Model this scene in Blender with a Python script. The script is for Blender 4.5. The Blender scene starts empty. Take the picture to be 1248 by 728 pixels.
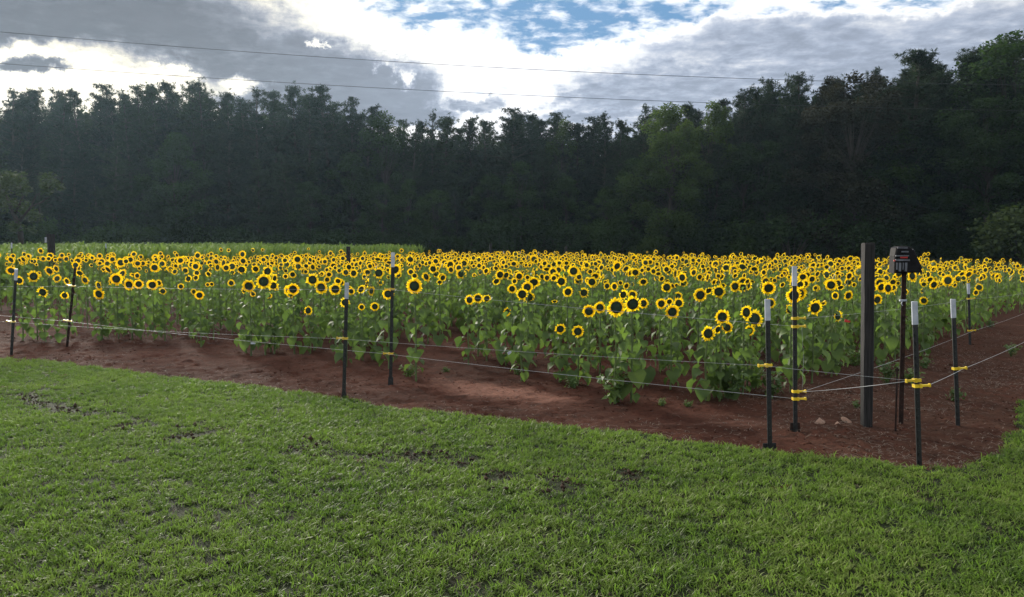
import bpy, math, random
import numpy as np
from mathutils import Vector, Matrix, Euler
rnd = random.Random(7)
RNG = np.random.default_rng(11)
R = math.radians
SC = bpy.context.scene
COL = SC.collection

# ------------------------------------------------------------------ camera, sky, sun, exposure
EYE = 1.65
PITCH = math.atan(70 / 972)
FPX = 972.0
cd = bpy.data.cameras.new('camera'); cam = bpy.data.objects.new('camera', cd); COL.objects.link(cam)
cam.location = (0, 0, EYE); cam.rotation_euler = (R(90) - PITCH, 0, 0)
cd.sensor_width = 36; cd.lens = 36 * FPX / 1248; cd.clip_end = 3000; cd.clip_start = .05
SC.camera = cam
SUN_AZ, SUN_EL = R(-29), R(15)
SC.view_settings.view_transform = 'Standard'; SC.view_settings.look = 'None'
SC.view_settings.gamma = 1; SC.view_settings.use_curve_mapping = False
SC.view_settings.exposure = 1.1
SC.cycles.max_bounces = 6; SC.cycles.diffuse_bounces = 3; SC.cycles.glossy_bounces = 2; SC.cycles.transmission_bounces = 3

def ray(px, py):
    x = (px - 624) / FPX; v = (364 - py) / FPX
    c, s = math.cos(PITCH), math.sin(PITCH)
    return Vector((x, c + v * s, -s + v * c))
def ground(px, py, z=0.0):
    d = ray(px, py); t = (z - EYE) / d.z
    return Vector((d.x * t, d.y * t, z))
def at(px, py, y):
    d = ray(px, py); t = y / d.y
    return Vector((d.x * t, y, EYE + d.z * t))

class NT:
    """small node-tree helper"""
    def __init__(s, tree): s.t = tree; s.n = tree.nodes; s.l = tree.links
    def put(s, sock, v):
        if v is None: return
        if hasattr(v, 'is_linked') or hasattr(v, 'links'): s.l.new(v, sock)
        else:
            if isinstance(v, (tuple, list)) and len(v) == 3 and sock.type == 'RGBA': v = (*v, 1)
            sock.default_value = v
    def node(s, typ, ins=None, **props):
        n = s.n.new(typ)
        for k, v in props.items(): setattr(n, k, v)
        for k, v in (ins or {}).items(): s.put(n.inputs[k], v)
        return n
    def m(s, op, a, b=None, c=None, clamp=False):
        n = s.node('ShaderNodeMath', operation=op, use_clamp=clamp)
        for i, v in enumerate((a, b, c)): s.put(n.inputs[i], v)
        return n.outputs[0]
    def noise(s, vec, scale, detail=3, rough=.5, dist=0, out='Fac'):
        n = s.node('ShaderNodeTexNoise', {'Scale': scale, 'Detail': detail, 'Roughness': rough, 'Distortion': dist})
        if vec is not None: s.l.new(vec, n.inputs['Vector'])
        return n.outputs[out]
    def mix(s, f, a, b, blend='MIX'):
        n = s.node('ShaderNodeMix', data_type='RGBA', blend_type=blend)
        s.put(n.inputs[0], f); s.put(n.inputs[6], a); s.put(n.inputs[7], b)
        return n.outputs[2]
    def ramp(s, f, stops, interp='LINEAR'):
        n = s.node('ShaderNodeValToRGB'); s.l.new(f, n.inputs[0]); cr = n.color_ramp; cr.interpolation = interp
        while len(cr.elements) < len(stops): cr.elements.new(.5)
        for e, (p, c) in zip(cr.elements, stops):
            e.position = p; e.color = (*c, 1) if len(c) == 3 else c
        return n.outputs[0]
    def smooth(s, v, a, b, lo=0., hi=1.):
        n = s.node('ShaderNodeMapRange', interpolation_type='SMOOTHSTEP')
        for i, q in enumerate((v, a, b, lo, hi)): s.put(n.inputs[i], q)
        return n.outputs[0]

def build_world():
    w = bpy.data.worlds.new('World'); SC.world = w; w.use_nodes = True
    w.node_tree.nodes.clear(); T = NT(w.node_tree)
    tc = T.node('ShaderNodeTexCoord').outputs['Generated']
    nz = T.node('ShaderNodeVectorMath', {0: tc}, operation='NORMALIZE').outputs[0]
    sp = T.node('ShaderNodeSeparateXYZ', {0: nz}).outputs
    X, Y, Z = sp[0], sp[1], sp[2]
    sky = T.node('ShaderNodeTexSky', sky_type='NISHITA', sun_disc=False, sun_elevation=SUN_EL, sun_rotation=SUN_AZ,
                 altitude=200, air_density=1.0, dust_density=.6, ozone_density=1.6).outputs[0]
    # cloud deck: direction projected on a flat layer
    zz = T.m('ADD', T.m('MAXIMUM', Z, 0.0), .11)
    P = T.node('ShaderNodeCombineXYZ', {0: T.m('DIVIDE', X, zz), 1: T.m('DIVIDE', Y, zz), 2: 0.0}).outputs[0]
    n_big = T.noise(P, 1.6, 5, .55, .4)
    n_mid = T.noise(P, 5.0, 6, .6, .3)
    n_fin = T.noise(P, 13.0, 6, .62, .2)
    n_pk = T.noise(P, 11.0, 5, .58, .2)
    wz = T.noise(nz, 10.0, 8, .66, 0, 'Color'); ws = T.node('ShaderNodeSeparateXYZ', {0: wz}).outputs
    az0 = T.m('ARCTAN2', X, Y); el0 = T.m('ARCSINE', Z)
    az = T.m('ADD', az0, T.m('MULTIPLY', T.m('SUBTRACT', ws[0], .5), .20))
    el = T.m('ADD', el0, T.m('MULTIPLY', T.m('SUBTRACT', ws[1], .5), .085))
    def blob(px, py, rx, ry, rot=0., soft=.5):
        d = ray(px, py).normalized(); a0, e0 = math.atan2(d.x, d.y), math.asin(d.z)
        c, s_ = math.cos(R(rot)), math.sin(R(rot))
        u = T.m('SUBTRACT', az, a0); v = T.m('SUBTRACT', el, e0)
        p = T.m('DIVIDE', T.m('ADD', T.m('MULTIPLY', u, c), T.m('MULTIPLY', v, -s_)), rx / FPX)
        q = T.m('DIVIDE', T.m('ADD', T.m('MULTIPLY', u, s_), T.m('MULTIPLY', v, c)), ry / FPX)
        r = T.m('SQRT', T.m('ADD', T.m('MULTIPLY', p, p), T.m('MULTIPLY', q, q)))
        return T.smooth(r, 1 + soft, 1 - soft)
    def union(lst):
        o = lst[0]
        for b in lst[1:]: o = T.m('MAXIMUM', o, b)
        return o
    dark = union([blob(120, 12, 210, 34, 0, .5), blob(250, 52, 190, 42, 14, .5), blob(400, 88, 130, 44, 10, .45),
                  blob(478, 104, 62, 34, 0, .5), blob(395, 122, 120, 24, 0, .5), blob(20, 70, 26, 6, 0, .6), blob(30, 28, 60, 14, -8, .5)])
    grey = union([blob(1060, 95, 330, 58, -8, .7), blob(830, 106, 140, 30, 0, .5), blob(1230, 60, 230, 62, 0, .8), blob(960, 60, 160, 34, 0, .8),
                  blob(720, 108, 60, 10, -8, .6), blob(578, 124, 34, 9, -5, .5), blob(515, 140, 50, 12, 0, .5), blob(700, 138, 90, 10, 0, .5)])
    blue = union([blob(640, 14, 135, 30, 6, .5), blob(505, 2, 60, 20, 0, .5), blob(785, 22, 75, 26, 0, .6), blob(690, 45, 70, 14, 4, .5),
                  blob(1090, 0, 150, 11, 0, .6), blob(850, 8, 60, 16, 0, .6)])
    hole = union([blob(386, 50, 7, 5, 0, .6), blob(305, 104, 26, 7, 0, .7), blob(480, 82, 14, 9, 20, .7), blob(210, 92, 16, 4, 0, .6)])
    sundir = Vector((math.sin(SUN_AZ) * math.cos(SUN_EL), math.cos(SUN_AZ) * math.cos(SUN_EL), math.sin(SUN_EL)))
    dt = T.node('ShaderNodeVectorMath', {0: nz, 1: sundir}, operation='DOT_PRODUCT').outputs['Value']
    ang = T.m('ARCCOSINE', T.m('MINIMUM', dt, 1.0))
    # thickness of the cloud layer: thin is bright, thick is grey, none is blue
    t = T.m('ADD', .40, T.m('MULTIPLY', T.m('SUBTRACT', n_big, .5), .42))
    t = T.m('ADD', t, T.m('MULTIPLY', T.m('SUBTRACT', n_mid, .5), .30))
    t = T.m('ADD', t, T.m('MULTIPLY', T.m('SUBTRACT', n_fin, .5), .30))
    t = T.m('ADD', t, T.m('MULTIPLY', dark, .46))
    t = T.m('ADD', t, T.m('MULTIPLY', grey, .37))
    t = T.m('SUBTRACT', t, T.m('MULTIPLY', T.m('MULTIPLY', hole, dark), .40))
    t = T.m('ADD', t, T.m('MULTIPLY', grey, T.m('MULTIPLY', T.m('SUBTRACT', n_pk, .52), .5)))
    puff = T.m('MULTIPLY', T.m('SUBTRACT', n_pk, .5), .95)
    t = T.m('ADD', t, T.m('MULTIPLY', blue, T.m('ADD', -.26, puff)))
    white_amt = T.smooth(t, .06, .40)
    near = T.smooth(ang, .55, .05)
    amt = T.smooth(t, .36, .92)
    wl = T.m('ADD', .52, T.m('MULTIPLY', T.smooth(ang, 1.1, .1), .16))            # brightness of thin cloud
    gl = T.m('MULTIPLY', T.m('ADD', .55, T.m('ADD', T.m('MULTIPLY', n_mid, .5), T.m('MULTIPLY', n_big, .4))), T.m('SUBTRACT', .175, T.m('MULTIPLY', near, .090)))
    lum = T.m('MULTIPLY', gl, T.m('POWER', T.m('DIVIDE', wl, gl), T.m('SUBTRACT', 1.0, amt)))
    warm = T.mix(near, (.965, .985, 1.03), (1.06, .985, .80))
    cool = T.mix(near, (.84, .97, 1.22), (.92, .98, 1.16))
    tint = T.mix(T.smooth(amt, .1, .85), warm, cool)
    cl = T.node('ShaderNodeVectorMath', {0: tint}, operation='SCALE'); T.put(cl.inputs['Scale'], lum)
    cloud = cl.outputs[0]
    clear = T.node('ShaderNodeVectorMath', {0: sky, 'Scale': .03}, operation='SCALE').outputs[0]
    clear = T.mix(.82, clear, (.085, .180, .315))
    c = T.mix(white_amt, clear, cloud)
    c10 = T.node('ShaderNodeVectorMath', {0: c, 'Scale': 10.0}, operation='SCALE').outputs[0]
    bg = T.node('ShaderNodeBackground', {'Color': c10, 'Strength': .1})
    out = T.node('ShaderNodeOutputWorld'); T.l.new(bg.outputs[0], out.inputs[0])
    w.cycles.sampling_method = 'MANUAL'; w.cycles.sample_map_resolution = 512
    return sundir
SUNDIR = build_world()
sl = bpy.data.lights.new('sun', 'SUN'); sl.energy = 4.2; sl.angle = R(11); sl.color = (1, .93, .82)
so = bpy.data.objects.new('sun', sl); COL.objects.link(so)
so.rotation_euler = (-SUNDIR).to_track_quat('-Z', 'Y').to_euler(); so.location = (-30, 60, 40)

# ------------------------------------------------------------------ mesh helpers
def vnoise(x, y, scale, seed=0):
    x = np.asarray(x) * scale + 137.3; y = np.asarray(y) * scale + 91.7
    xi = np.floor(x).astype(int); yi = np.floor(y).astype(int); fx = x - xi; fy = y - yi
    fx = fx * fx * (3 - 2 * fx); fy = fy * fy * (3 - 2 * fy)
    def h(i, j):
        n = (i * 374761393 + j * 668265263 + seed * 1442695041) & 0x7fffffff
        n = ((n ^ (n >> 13)) * 1274126177) & 0x7fffffff
        return ((n ^ (n >> 16)) & 0xffff) / 65535.0
    return (h(xi, yi) * (1 - fx) + h(xi + 1, yi) * fx) * (1 - fy) + (h(xi, yi + 1) * (1 - fx) + h(xi + 1, yi + 1) * fx) * fy
def fbm(x, y, scale, seed=0, o=4):
    s = 0; a = .5
    for k in range(o): s = s + a * vnoise(x, y, scale * 2 ** k, seed + k * 17); a *= .5
    return s
def inpoly(x, y, poly):
    x = np.asarray(x, float); y = np.asarray(y, float); c = np.zeros(x.shape, bool); n = len(poly)
    for i in range(n):
        x1, y1 = poly[i][:2]; x2, y2 = poly[(i + 1) % n][:2]
        if y1 == y2: continue
        c ^= ((y1 > y) != (y2 > y)) & (x < (x2 - x1) * (y - y1) / (y2 - y1) + x1)
    return c

class MB:
    """collects verts / faces / material index"""
    def __init__(s): s.v = []; s.f = []; s.mi = []; s.n = 0
    def add(s, v, f, mi=0):
        v = np.asarray(v, float).reshape(-1, 3)
        for q in f: s.f.append([i + s.n for i in q]); s.mi.append(mi)
        s.v.append(v); s.n += len(v); return s
    def box(s, c, size, rot=None, mi=0, taper=1.0):
        x, y, z = [q / 2 for q in size]
        v = np.array([(-x, -y, -z), (x, -y, -z), (x, y, -z), (-x, y, -z), (-x * taper, -y * taper, z), (x * taper, -y * taper, z), (x * taper, y * taper, z), (-x * taper, y * taper, z)])
        if rot is not None: v = v @ np.array(Euler(rot).to_matrix()).T
        return s.add(v + np.array(c), [(0, 3, 2, 1), (4, 5, 6, 7), (0, 1, 5, 4), (1, 2, 6, 5), (2, 3, 7, 6), (3, 0, 4, 7)], mi)
    def tube(s, pts, radii, sides=6, mi=0, cap=True):
        pts = [Vector(p) for p in pts]; V = []; F = []
        up = Vector((0.3, 0.2, 1)).normalized()
        for i, p in enumerate(pts):
            d = (pts[min(i + 1, len(pts) - 1)] - pts[max(i - 1, 0)]).normalized()
            a = d.cross(Vector((1, 0, 0)) if abs(d.x) < .8 else Vector((0, 1, 0))).normalized(); b = d.cross(a)
            for k in range(sides):
                th = 2 * math.pi * k / sides
                V.append(p + (a * math.cos(th) + b * math.sin(th)) * radii[i])
        for i in range(len(pts) - 1):
            for k in range(sides):
                k2 = (k + 1) % sides
                F.append((i * sides + k, i * sides + k2, (i + 1) * sides + k2, (i + 1) * sides + k))
        if cap:
            F.append(tuple(range(sides))[::-1]); F.append(tuple((len(pts) - 1) * sides + k for k in range(sides)))
        return s.add([tuple(q) for q in V], F, mi)
    def arrays(s): return np.concatenate(s.v), s.f, s.mi
    def mesh(s, name, mats, smooth=False):
        me = bpy.data.meshes.new(name); me.from_pydata(np.concatenate(s.v).tolist(), [], s.f)
        for m in (mats if isinstance(mats, (list, tuple)) else [mats]): me.materials.append(m)
        me.polygons.foreach_set('material_index', s.mi)
        if smooth: me.polygons.foreach_set('use_smooth', [True] * len(me.polygons))
        me.update(); return me

def quick_mesh(name, v, f, mats, mi=None, smooth=False):
    """v (N,3), f (M,k) numpy arrays, uniform k"""
    v = np.ascontiguousarray(v, np.float32); f = np.ascontiguousarray(f, np.int32); M, k = f.shape
    me = bpy.data.meshes.new(name)
    me.vertices.add(len(v)); me.vertices.foreach_set('co', v.ravel())
    me.loops.add(M * k); me.loops.foreach_set('vertex_index', f.ravel())
    me.polygons.add(M); me.polygons.foreach_set('loop_start', np.arange(0, M * k, k, dtype=np.int32))
    me.polygons.foreach_set('loop_total', np.full(M, k, np.int32))
    for m in (mats if isinstance(mats, (list, tuple)) else [mats]): me.materials.append(m)
    if mi is not None: me.polygons.foreach_set('material_index', np.ascontiguousarray(mi, np.int32))
    if smooth: me.polygons.foreach_set('use_smooth', np.ones(M, bool))
    me.update(calc_edges=True); me.validate(); return me

def link(name, data, parent=None, loc=None, rot=None, scale=None):
    o = bpy.data.objects.new(name, data); COL.objects.link(o)
    if parent is not None: o.parent = parent
    if loc is not None: o.location = loc
    if rot is not None: o.rotation_euler = rot
    if scale is not None: o.scale = scale if hasattr(scale, '__len__') else (scale,) * 3
    return o
def tag(o, label=None, cat=None, group=None, kind=None):
    if label: o['label'] = label
    if cat: o['category'] = cat
    if group: o['group'] = group
    if kind: o['kind'] = kind
    return o

# ------------------------------------------------------------------ materials
def base_mat(name):
    m = bpy.data.materials.new(name); m.use_nodes = True; m.node_tree.nodes.clear()
    T = NT(m.node_tree); return m, T, T.node('ShaderNodeOutputMaterial')
def simple(name, c1, c2=None, rough=.8, scale=8., bump=0., bscale=None, metal=0., spec=.3, rvar=0., stretch=None, detail=5):
    m, T, out = base_mat(name)
    tc = T.node('ShaderNodeTexCoord').outputs['Object']
    if stretch: tc = T.node('ShaderNodeMapping', {0: tc, 3: stretch}).outputs[0]
    f = T.noise(tc, scale, detail, .6)
    col = T.mix(T.smooth(f, .32, .68), c1, c2 or c1)
    if rvar:
        oi = T.node('ShaderNodeObjectInfo').outputs['Random']
        col = T.mix(1.0, col, T.ramp(oi, [(0, (1 - rvar,) * 3), (1, (1 + rvar,) * 3)]), 'MULTIPLY')
    b = T.node('ShaderNodeBsdfPrincipled', {'Base Color': col, 'Roughness': rough, 'Metallic': metal, 'Specular IOR Level': spec})
    if bump:
        bn = T.node('ShaderNodeBump', {'Strength': 1.0, 'Distance': bump, 'Height': T.noise(tc, bscale or scale * 3, 6, .65)})
        T.l.new(bn.outputs[0], b.inputs['Normal'])
    T.l.new(b.outputs[0], out.inputs[0]); return m
def leafy(name, c1, c2, trans, tfac=.4, rough=.5, spec=.25, scale=3., rvar=.25, big=0.):
    """leaf: diffuse + light coming through + a little sheen"""
    m, T, out = base_mat(name)
    geo = T.node('ShaderNodeNewGeometry')
    f = T.noise(geo.outputs['Position'], scale, 3, .6)
    isl = geo.outputs['Random Per Island']
    k = T.m('ADD', T.m('MULTIPLY', T.smooth(f, .3, .7), .55), T.m('MULTIPLY', isl, .45))
    if big:   # broad mottling of the turf
        bn = T.noise(geo.outputs['Position'], big, 5, .65); k = T.m('ADD', T.m('MULTIPLY', k, .62), T.m('MULTIPLY', T.smooth(bn, .36, .64), .42))
    col = T.mix(k, c1, c2); tcol = T.mix(k, tuple(q * .75 for q in trans), trans)
    if rvar:
        oi = T.node('ShaderNodeObjectInfo').outputs['Random']
        mul = T.ramp(oi, [(0, (1 - rvar, 1 - rvar, 1 - rvar * .8)), (.5, (1, 1, 1)), (1, (1 + rvar, 1 + rvar * .8, 1 - rvar * .3))])
        col = T.mix(1.0, col, mul, 'MULTIPLY'); tcol = T.mix(1.0, tcol, mul, 'MULTIPLY')
    b = T.node('ShaderNodeBsdfPrincipled', {'Base Color': col, 'Roughness': rough, 'Specular IOR Level': spec})
    tr = T.node('ShaderNodeBsdfTranslucent', {'Color': tcol})
    mx = T.node('ShaderNodeMixShader', {0: tfac}); T.l.new(b.outputs[0], mx.inputs[1]); T.l.new(tr.outputs[0], mx.inputs[2])
    T.l.new(mx.outputs[0], out.inputs[0]); return m

M = {}
M['pine'] = leafy('pine_needles', (.012, .024, .017), (.024, .040, .023), (.03, .05, .022), .25, .75, .1, .25, .3)
M['oak'] = leafy('oak_leaves', (.016, .034, .012), (.034, .062, .018), (.05, .10, .02), .35, .7, .15, .3, .3)
M['bright'] = leafy('bright_tree_leaves', (.022, .043, .014), (.040, .068, .018), (.075, .125, .022), .4, .65, .15, .3, .2)
M['brown'] = leafy('brown_green_leaves', (.017, .020, .011), (.030, .031, .016), (.038, .036, .016), .3, .7, .15, .3, .25)
M['pale'] = leafy('pale_tree_leaves', (.030, .048, .022), (.052, .074, .030), (.07, .105, .03), .35, .7, .12, .5, .2)
M['bark'] = simple('bark', (.03, .024, .02), (.06, .05, .043), .9, 3, .02, 14, stretch=(1, 1, .25), rvar=.3)
M['petal'] = leafy('sunflower_petal', (.76, .50, .006), (.88, .64, .012), (.95, .70, .012), .5, .6, .15, 6., .12)
M['sfleaf'] = leafy('sunflower_leaf', (.042, .078, .026), (.095, .145, .044), (.125, .215, .042), .42, .62, .16, 6., .25)
M['stem'] = leafy('sunflower_stem', (.085, .13, .045), (.12, .17, .06), (.1, .15, .04), .15, .6, .3, 8., .15)
M['corn'] = leafy('corn_blades', (.075, .135, .030), (.155, .23, .05), (.20, .31, .05), .4, .75, .06, 1.5, .0)
M['grass'] = leafy('lawn_blades', (.024, .064, .014), (.190, .240, .048), (.155, .285, .036), .38, .58, .12, 5., .0, big=.9)
M['straw'] = leafy('dry_straw', (.060, .044, .033), (.155, .115, .088), (.10, .075, .055), .15, .8, .2, 20., .2)
M['weed'] = leafy('weed_leaves', (.05, .095, .03), (.10, .16, .045), (.12, .2, .04), .35, .5, .3, 20., .2)
M['meadowgrass'] = leafy('meadow_blades', (.026, .034, .015), (.05, .055, .028), (.05, .06, .022), .3, .6, .2, .4, .0)
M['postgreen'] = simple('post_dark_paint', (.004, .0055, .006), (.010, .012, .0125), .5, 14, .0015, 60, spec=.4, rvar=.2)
M['postrust'] = simple('post_rusty_steel', (.010, .006, .005), (.030, .015, .011), .85, 18, .002, 70, spec=.2)
M['white'] = simple('post_white_paint', (.30, .335, .39), (.42, .45, .50), .5, 12, .0008, 60, rvar=.1)
M['yellow'] = simple('insulator_yellow_plastic', (.55, .38, .012), (.62, .44, .02), .4, 20, spec=.4, rvar=.12)
M['wire'] = simple('poly_wire', (.26, .27, .29), (.38, .40, .40), .5, 60)
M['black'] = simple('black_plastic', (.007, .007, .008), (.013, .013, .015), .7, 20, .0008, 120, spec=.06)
M['cable'] = simple('cable', (.025, .028, .03), None, .8)
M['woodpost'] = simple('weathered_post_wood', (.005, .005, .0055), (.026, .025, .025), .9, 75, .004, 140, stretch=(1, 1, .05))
M['stone'] = simple('sandy_stone', (.26, .15, .10), (.40, .27, .20), .9, 14, .008, 40, rvar=.15)
M['red'] = simple('red_tape', (.45, .03, .025), None, .6)
M['label'] = simple('pale_label', (.07, .075, .09), (.13, .14, .16), .5, 20)
M['panel'] = simple('solar_glass', (.008, .010, .018), (.012, .014, .024), .12, 10, spec=.6)
# sunflower disc: darker rim, green heart
def disc_mat():
    m, T, out = base_mat('sunflower_disc')
    tc = T.node('ShaderNodeTexCoord').outputs['Object']
    sp = T.node('ShaderNodeSeparateXYZ', {0: tc}).outputs
    r = T.m('SQRT', T.m('ADD', T.m('MULTIPLY', sp[1], sp[1]), T.m('MULTIPLY', sp[2], sp[2])))
    n = T.noise(tc, 22, 3, .6)
    c = T.ramp(r, [(0, (.050, .085, .044)), (.3, (.038, .070, .042)), (.5, (.020, .038, .026)), (.6, (.04, .026, .006))])
    c = T.mix(1.0, c, T.ramp(n, [(.3, (.6, .6, .6)), (.7, (1.5, 1.5, 1.5))]), 'MULTIPLY')
    b = T.node('ShaderNodeBsdfPrincipled', {'Base Color': c, 'Roughness': .85, 'Specular IOR Level': .15})
    v = T.node('ShaderNodeTexVoronoi', {'Scale': 26}); T.l.new(tc, v.inputs['Vector'])
    bn = T.node('ShaderNodeBump', {'Strength': .8, 'Distance': .04, 'Height': v.outputs['Distance']}); T.l.new(bn.outputs[0], b.inputs['Normal'])
    T.l.new(b.outputs[0], out.inputs[0]); return m
M['disc'] = disc_mat()
def soil_mat():
    m, T, out = base_mat('red_clay_soil')
    P = T.node('ShaderNodeNewGeometry').outputs['Position']
    a = T.noise(P, .55, 5, .6, .4); b_ = T.noise(P, 3.2, 6, .65); c_ = T.noise(P, 26, 5, .7)
    col = T.mix(T.smooth(a, .35, .65), (.042, .0178, .0122), (.070, .0295, .0202))
    col = T.mix(T.m('MULTIPLY', T.smooth(b_, .5, .72), .75), col, (.030, .017, .013))
    # washed, paler crusts
    w = T.noise(T.node('ShaderNodeMapping', {0: P, 2: (0, 0, R(28)), 3: (.5, 2.2, 1)}).outputs[0], .9, 6, .62, .5)
    col = T.mix(T.m('MULTIPLY', T.smooth(w, .58, .70), .7), col, (.098, .050, .037))
    sx = T.node('ShaderNodeSeparateXYZ', {0: P}).outputs
    # pale washed patch before the middle of the bed
    pc = ground(600, 478); u = T.m('SUBTRACT', sx[0], pc.x); v = T.m('SUBTRACT', sx[1], pc.y)
    e1 = T.m('DIVIDE', T.m('ADD', T.m('MULTIPLY', u, .80), T.m('MULTIPLY', v, -.60)), 1.15); e2 = T.m('DIVIDE', T.m('ADD', T.m('MULTIPLY', u, .60), T.m('MULTIPLY', v, .80)), .42)
    rr_ = T.m('ADD', T.m('SQRT', T.m('ADD', T.m('MULTIPLY', e1, e1), T.m('MULTIPLY', e2, e2))), T.m('MULTIPLY', T.m('SUBTRACT', T.noise(P, 3.0, 6, .68), .5), 1.9))
    col = T.mix(T.m('MULTIPLY', T.smooth(rr_, 1.15, .35), .8), col, (.17, .085, .062))
    # greyer earth with rotted litter towards the right hand corner
    rg = T.m('MULTIPLY', T.smooth(T.m('ADD', sx[0], T.m('MULTIPLY', T.noise(P, 1.3, 5, .6), 1.6)), 2.3, 4.2), T.smooth(T.noise(P, 4.5, 5, .65), .3, .6))
    col = T.mix(T.m('MULTIPLY', rg, .8), col, (.050, .028, .020))
    col = T.mix(1.0, col, T.ramp(c_, [(.28, (.6, .6, .6)), (.72, (1.35, 1.33, 1.3))]), 'MULTIPLY')
    bs = T.node('ShaderNodeBsdfPrincipled', {'Base Color': col, 'Roughness': .97, 'Specular IOR Level': .02})
    bn = T.node('ShaderNodeBump', {'Strength': .9, 'Distance': .035, 'Height': T.m('ADD', T.noise(P, 9, 6, .7), T.m('MULTIPLY', c_, .5))})
    T.l.new(bn.outputs[0], bs.inputs['Normal']); T.l.new(bs.outputs[0], out.inputs[0]); return m
M['soil'] = soil_mat()
def turf_mat(name, g1, g2, e1):
    m, T, out = base_mat(name)
    P = T.node('ShaderNodeNewGeometry').outputs['Position']
    col = T.mix(T.smooth(T.noise(P, 14, 6, .7), .35, .65), g1, g2)
    col = T.mix(T.m('MULTIPLY', T.smooth(T.noise(P, 2.5, 5, .65), .5, .7), .7), col, e1)
    bs = T.node('ShaderNodeBsdfPrincipled', {'Base Color': col, 'Roughness': .95, 'Specular IOR Level': .1})
    bn = T.node('ShaderNodeBump', {'Strength': 1.0, 'Distance': .03, 'Height': T.noise(P, 30, 6, .75)})
    T.l.new(bn.outputs[0], bs.inputs['Normal']); T.l.new(bs.outputs[0], out.inputs[0]); return m
M['dugearth'] = simple('dug_earth', (.020, .013, .009), (.042, .027, .018), .95, 30, spec=.1)
M['turf'] = turf_mat('turf_earth', (.012, .018, .006), (.020, .030, .008), (.018, .014, .008))
M['meadow'] = turf_mat('meadow_earth', (.03, .037, .018), (.042, .046, .023), (.04, .036, .024))

# ------------------------------------------------------------------ ground, soil, lawn
edge_px = [(0, 440), (45, 443), (90, 448), (180, 461), (270, 470), (360, 483), (416, 491), (470, 499), (518, 505), (570, 511), (620, 517), (722, 528), (775, 533), (825, 540),
           (900, 549), (935, 553), (982, 560), (1065, 569), (1098, 578), (1132, 580), (1175, 577), (1208, 562), (1228, 543), (1242, 520), (1248, 507)]
EDGE = [ground(*p) for p in edge_px]
LAWN = [(-46, 33), (-24, 20.6), (-13.5, 14.4)] + [(p.x, p.y) for p in EDGE] + [(6.3, 9.3), (9.5, 13.2), (16, 21), (30, 36), (60, 36), (60, -25), (-46, -25)]
FIELD = [(2.9, 8.35), (-1.3, 10.5), (-16, 19.2), (-13.6, 22.5), (-3.6, 37), (6, 34), (18, 27), (19, 25.8), (13.1, 19.8), (9.6, 15.9), (6.4, 11.9), (4.9, 10.3)]
SOIL = [(-46, 31), (-20, 14), (-13, 10.5), (0, 5), (2.6, 4.2), (6, 4.5), (11, 12), (32, 34), (26, 36), (20, 28.5), (8, 37), (-4, 41), (-16, 24), (-44, 40)]

def sheet(name, xs, ys, zf, mat, poly=None):
    Xg, Yg = np.meshgrid(xs, ys); Zg = zf(Xg, Yg)
    v = np.stack([Xg.ravel(), Yg.ravel(), Zg.ravel()], 1); nx, ny = len(xs), len(ys)
    i = (np.arange(ny - 1)[:, None] * nx + np.arange(nx - 1)[None]).ravel()
    f = np.stack([i, i + 1, i + nx + 1, i + nx], 1)
    if poly is not None:
        c = v[f].mean(1); f = f[inpoly(c[:, 0], c[:, 1], poly)]
        u, inv = np.unique(f, return_inverse=True); v = v[u]; f = inv.reshape(f.shape)
    return tag(link(name, quick_mesh(name, v, f, mat, smooth=True)), kind='structure')
def arr(*segs): return np.unique(np.round(np.concatenate([np.arange(a, b, s) for a, b, s in segs]), 4))
g = arr((-1200, -200, 100), (-200, 200, 10), (200, 1201, 100))
tag(sheet('ground', g, g, lambda x, y: np.full(x.shape, -.06), M['meadow']), 'rough green meadow ground around the field', 'ground')
def soil_z(x, y):
    near = np.clip((22 - y) / 6, .15, 1)
    return near * ((fbm(x, y, .8, 3) - .47) * .06 + (fbm(x, y, 5, 9) - .47) * .035 + np.maximum(fbm(x, y, 11, 5, 3) - .46, 0) * .12) + .005
tag(sheet('soil', arr((-46, -13, .5), (-13, 9, .06), (9, 33, .5)), arr((4, 14.5, .06), (14.5, 42, .5)), soil_z, M['soil'], SOIL), 'bare red clay soil under the sunflowers and along the fences', 'soil')
# lawn sheet: 3 cm above the soil, with a ragged lip
def build_lawn():
    b = MB(); pts = []
    E = LAWN
    for i in range(len(E)):
        p, q = Vector(E[i]), Vector(E[(i + 1) % len(E)]); n = max(1, int((q - p).length / .09)) if i <= 30 and (q - p).length < 8 else 4
        for k in range(n):
            s = p.lerp(q, k / n)
            if i <= 30: s = s + Vector(((vnoise(s.x, s.y, 4, 2) - .5) * .15 + (vnoise(s.x, s.y, 14, 8) - .5) * .10, (vnoise(s.x, s.y, 4, 5) - .5) * .15 + (vnoise(s.x, s.y, 14, 6) - .5) * .10))
            pts.append(s)
    import bmesh
    bm = bmesh.new(); vs = [bm.verts.new((p.x, p.y, .034)) for p in pts]; f = bm.faces.new(vs)
    if f.normal.z < 0: f.normal_flip()
    f.normal_update()
    r = bmesh.ops.extrude_face_region(bm, geom=[f])
    for e in r['geom']:
        if isinstance(e, bmesh.types.BMVert): e.co.z = -.05
    bmesh.ops.triangulate(bm, faces=bm.faces[:]); bmesh.ops.recalc_face_normals(bm, faces=bm.faces[:])
    me = bpy.data.meshes.new('lawn'); bm.to_mesh(me); bm.free(); me.materials.append(M['turf'])
    tag(link('lawn', me), 'mown green lawn in the foreground', 'lawn', kind='structure')
    return [(p.x, p.y) for p in pts]
LAWNP = build_lawn()

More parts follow.
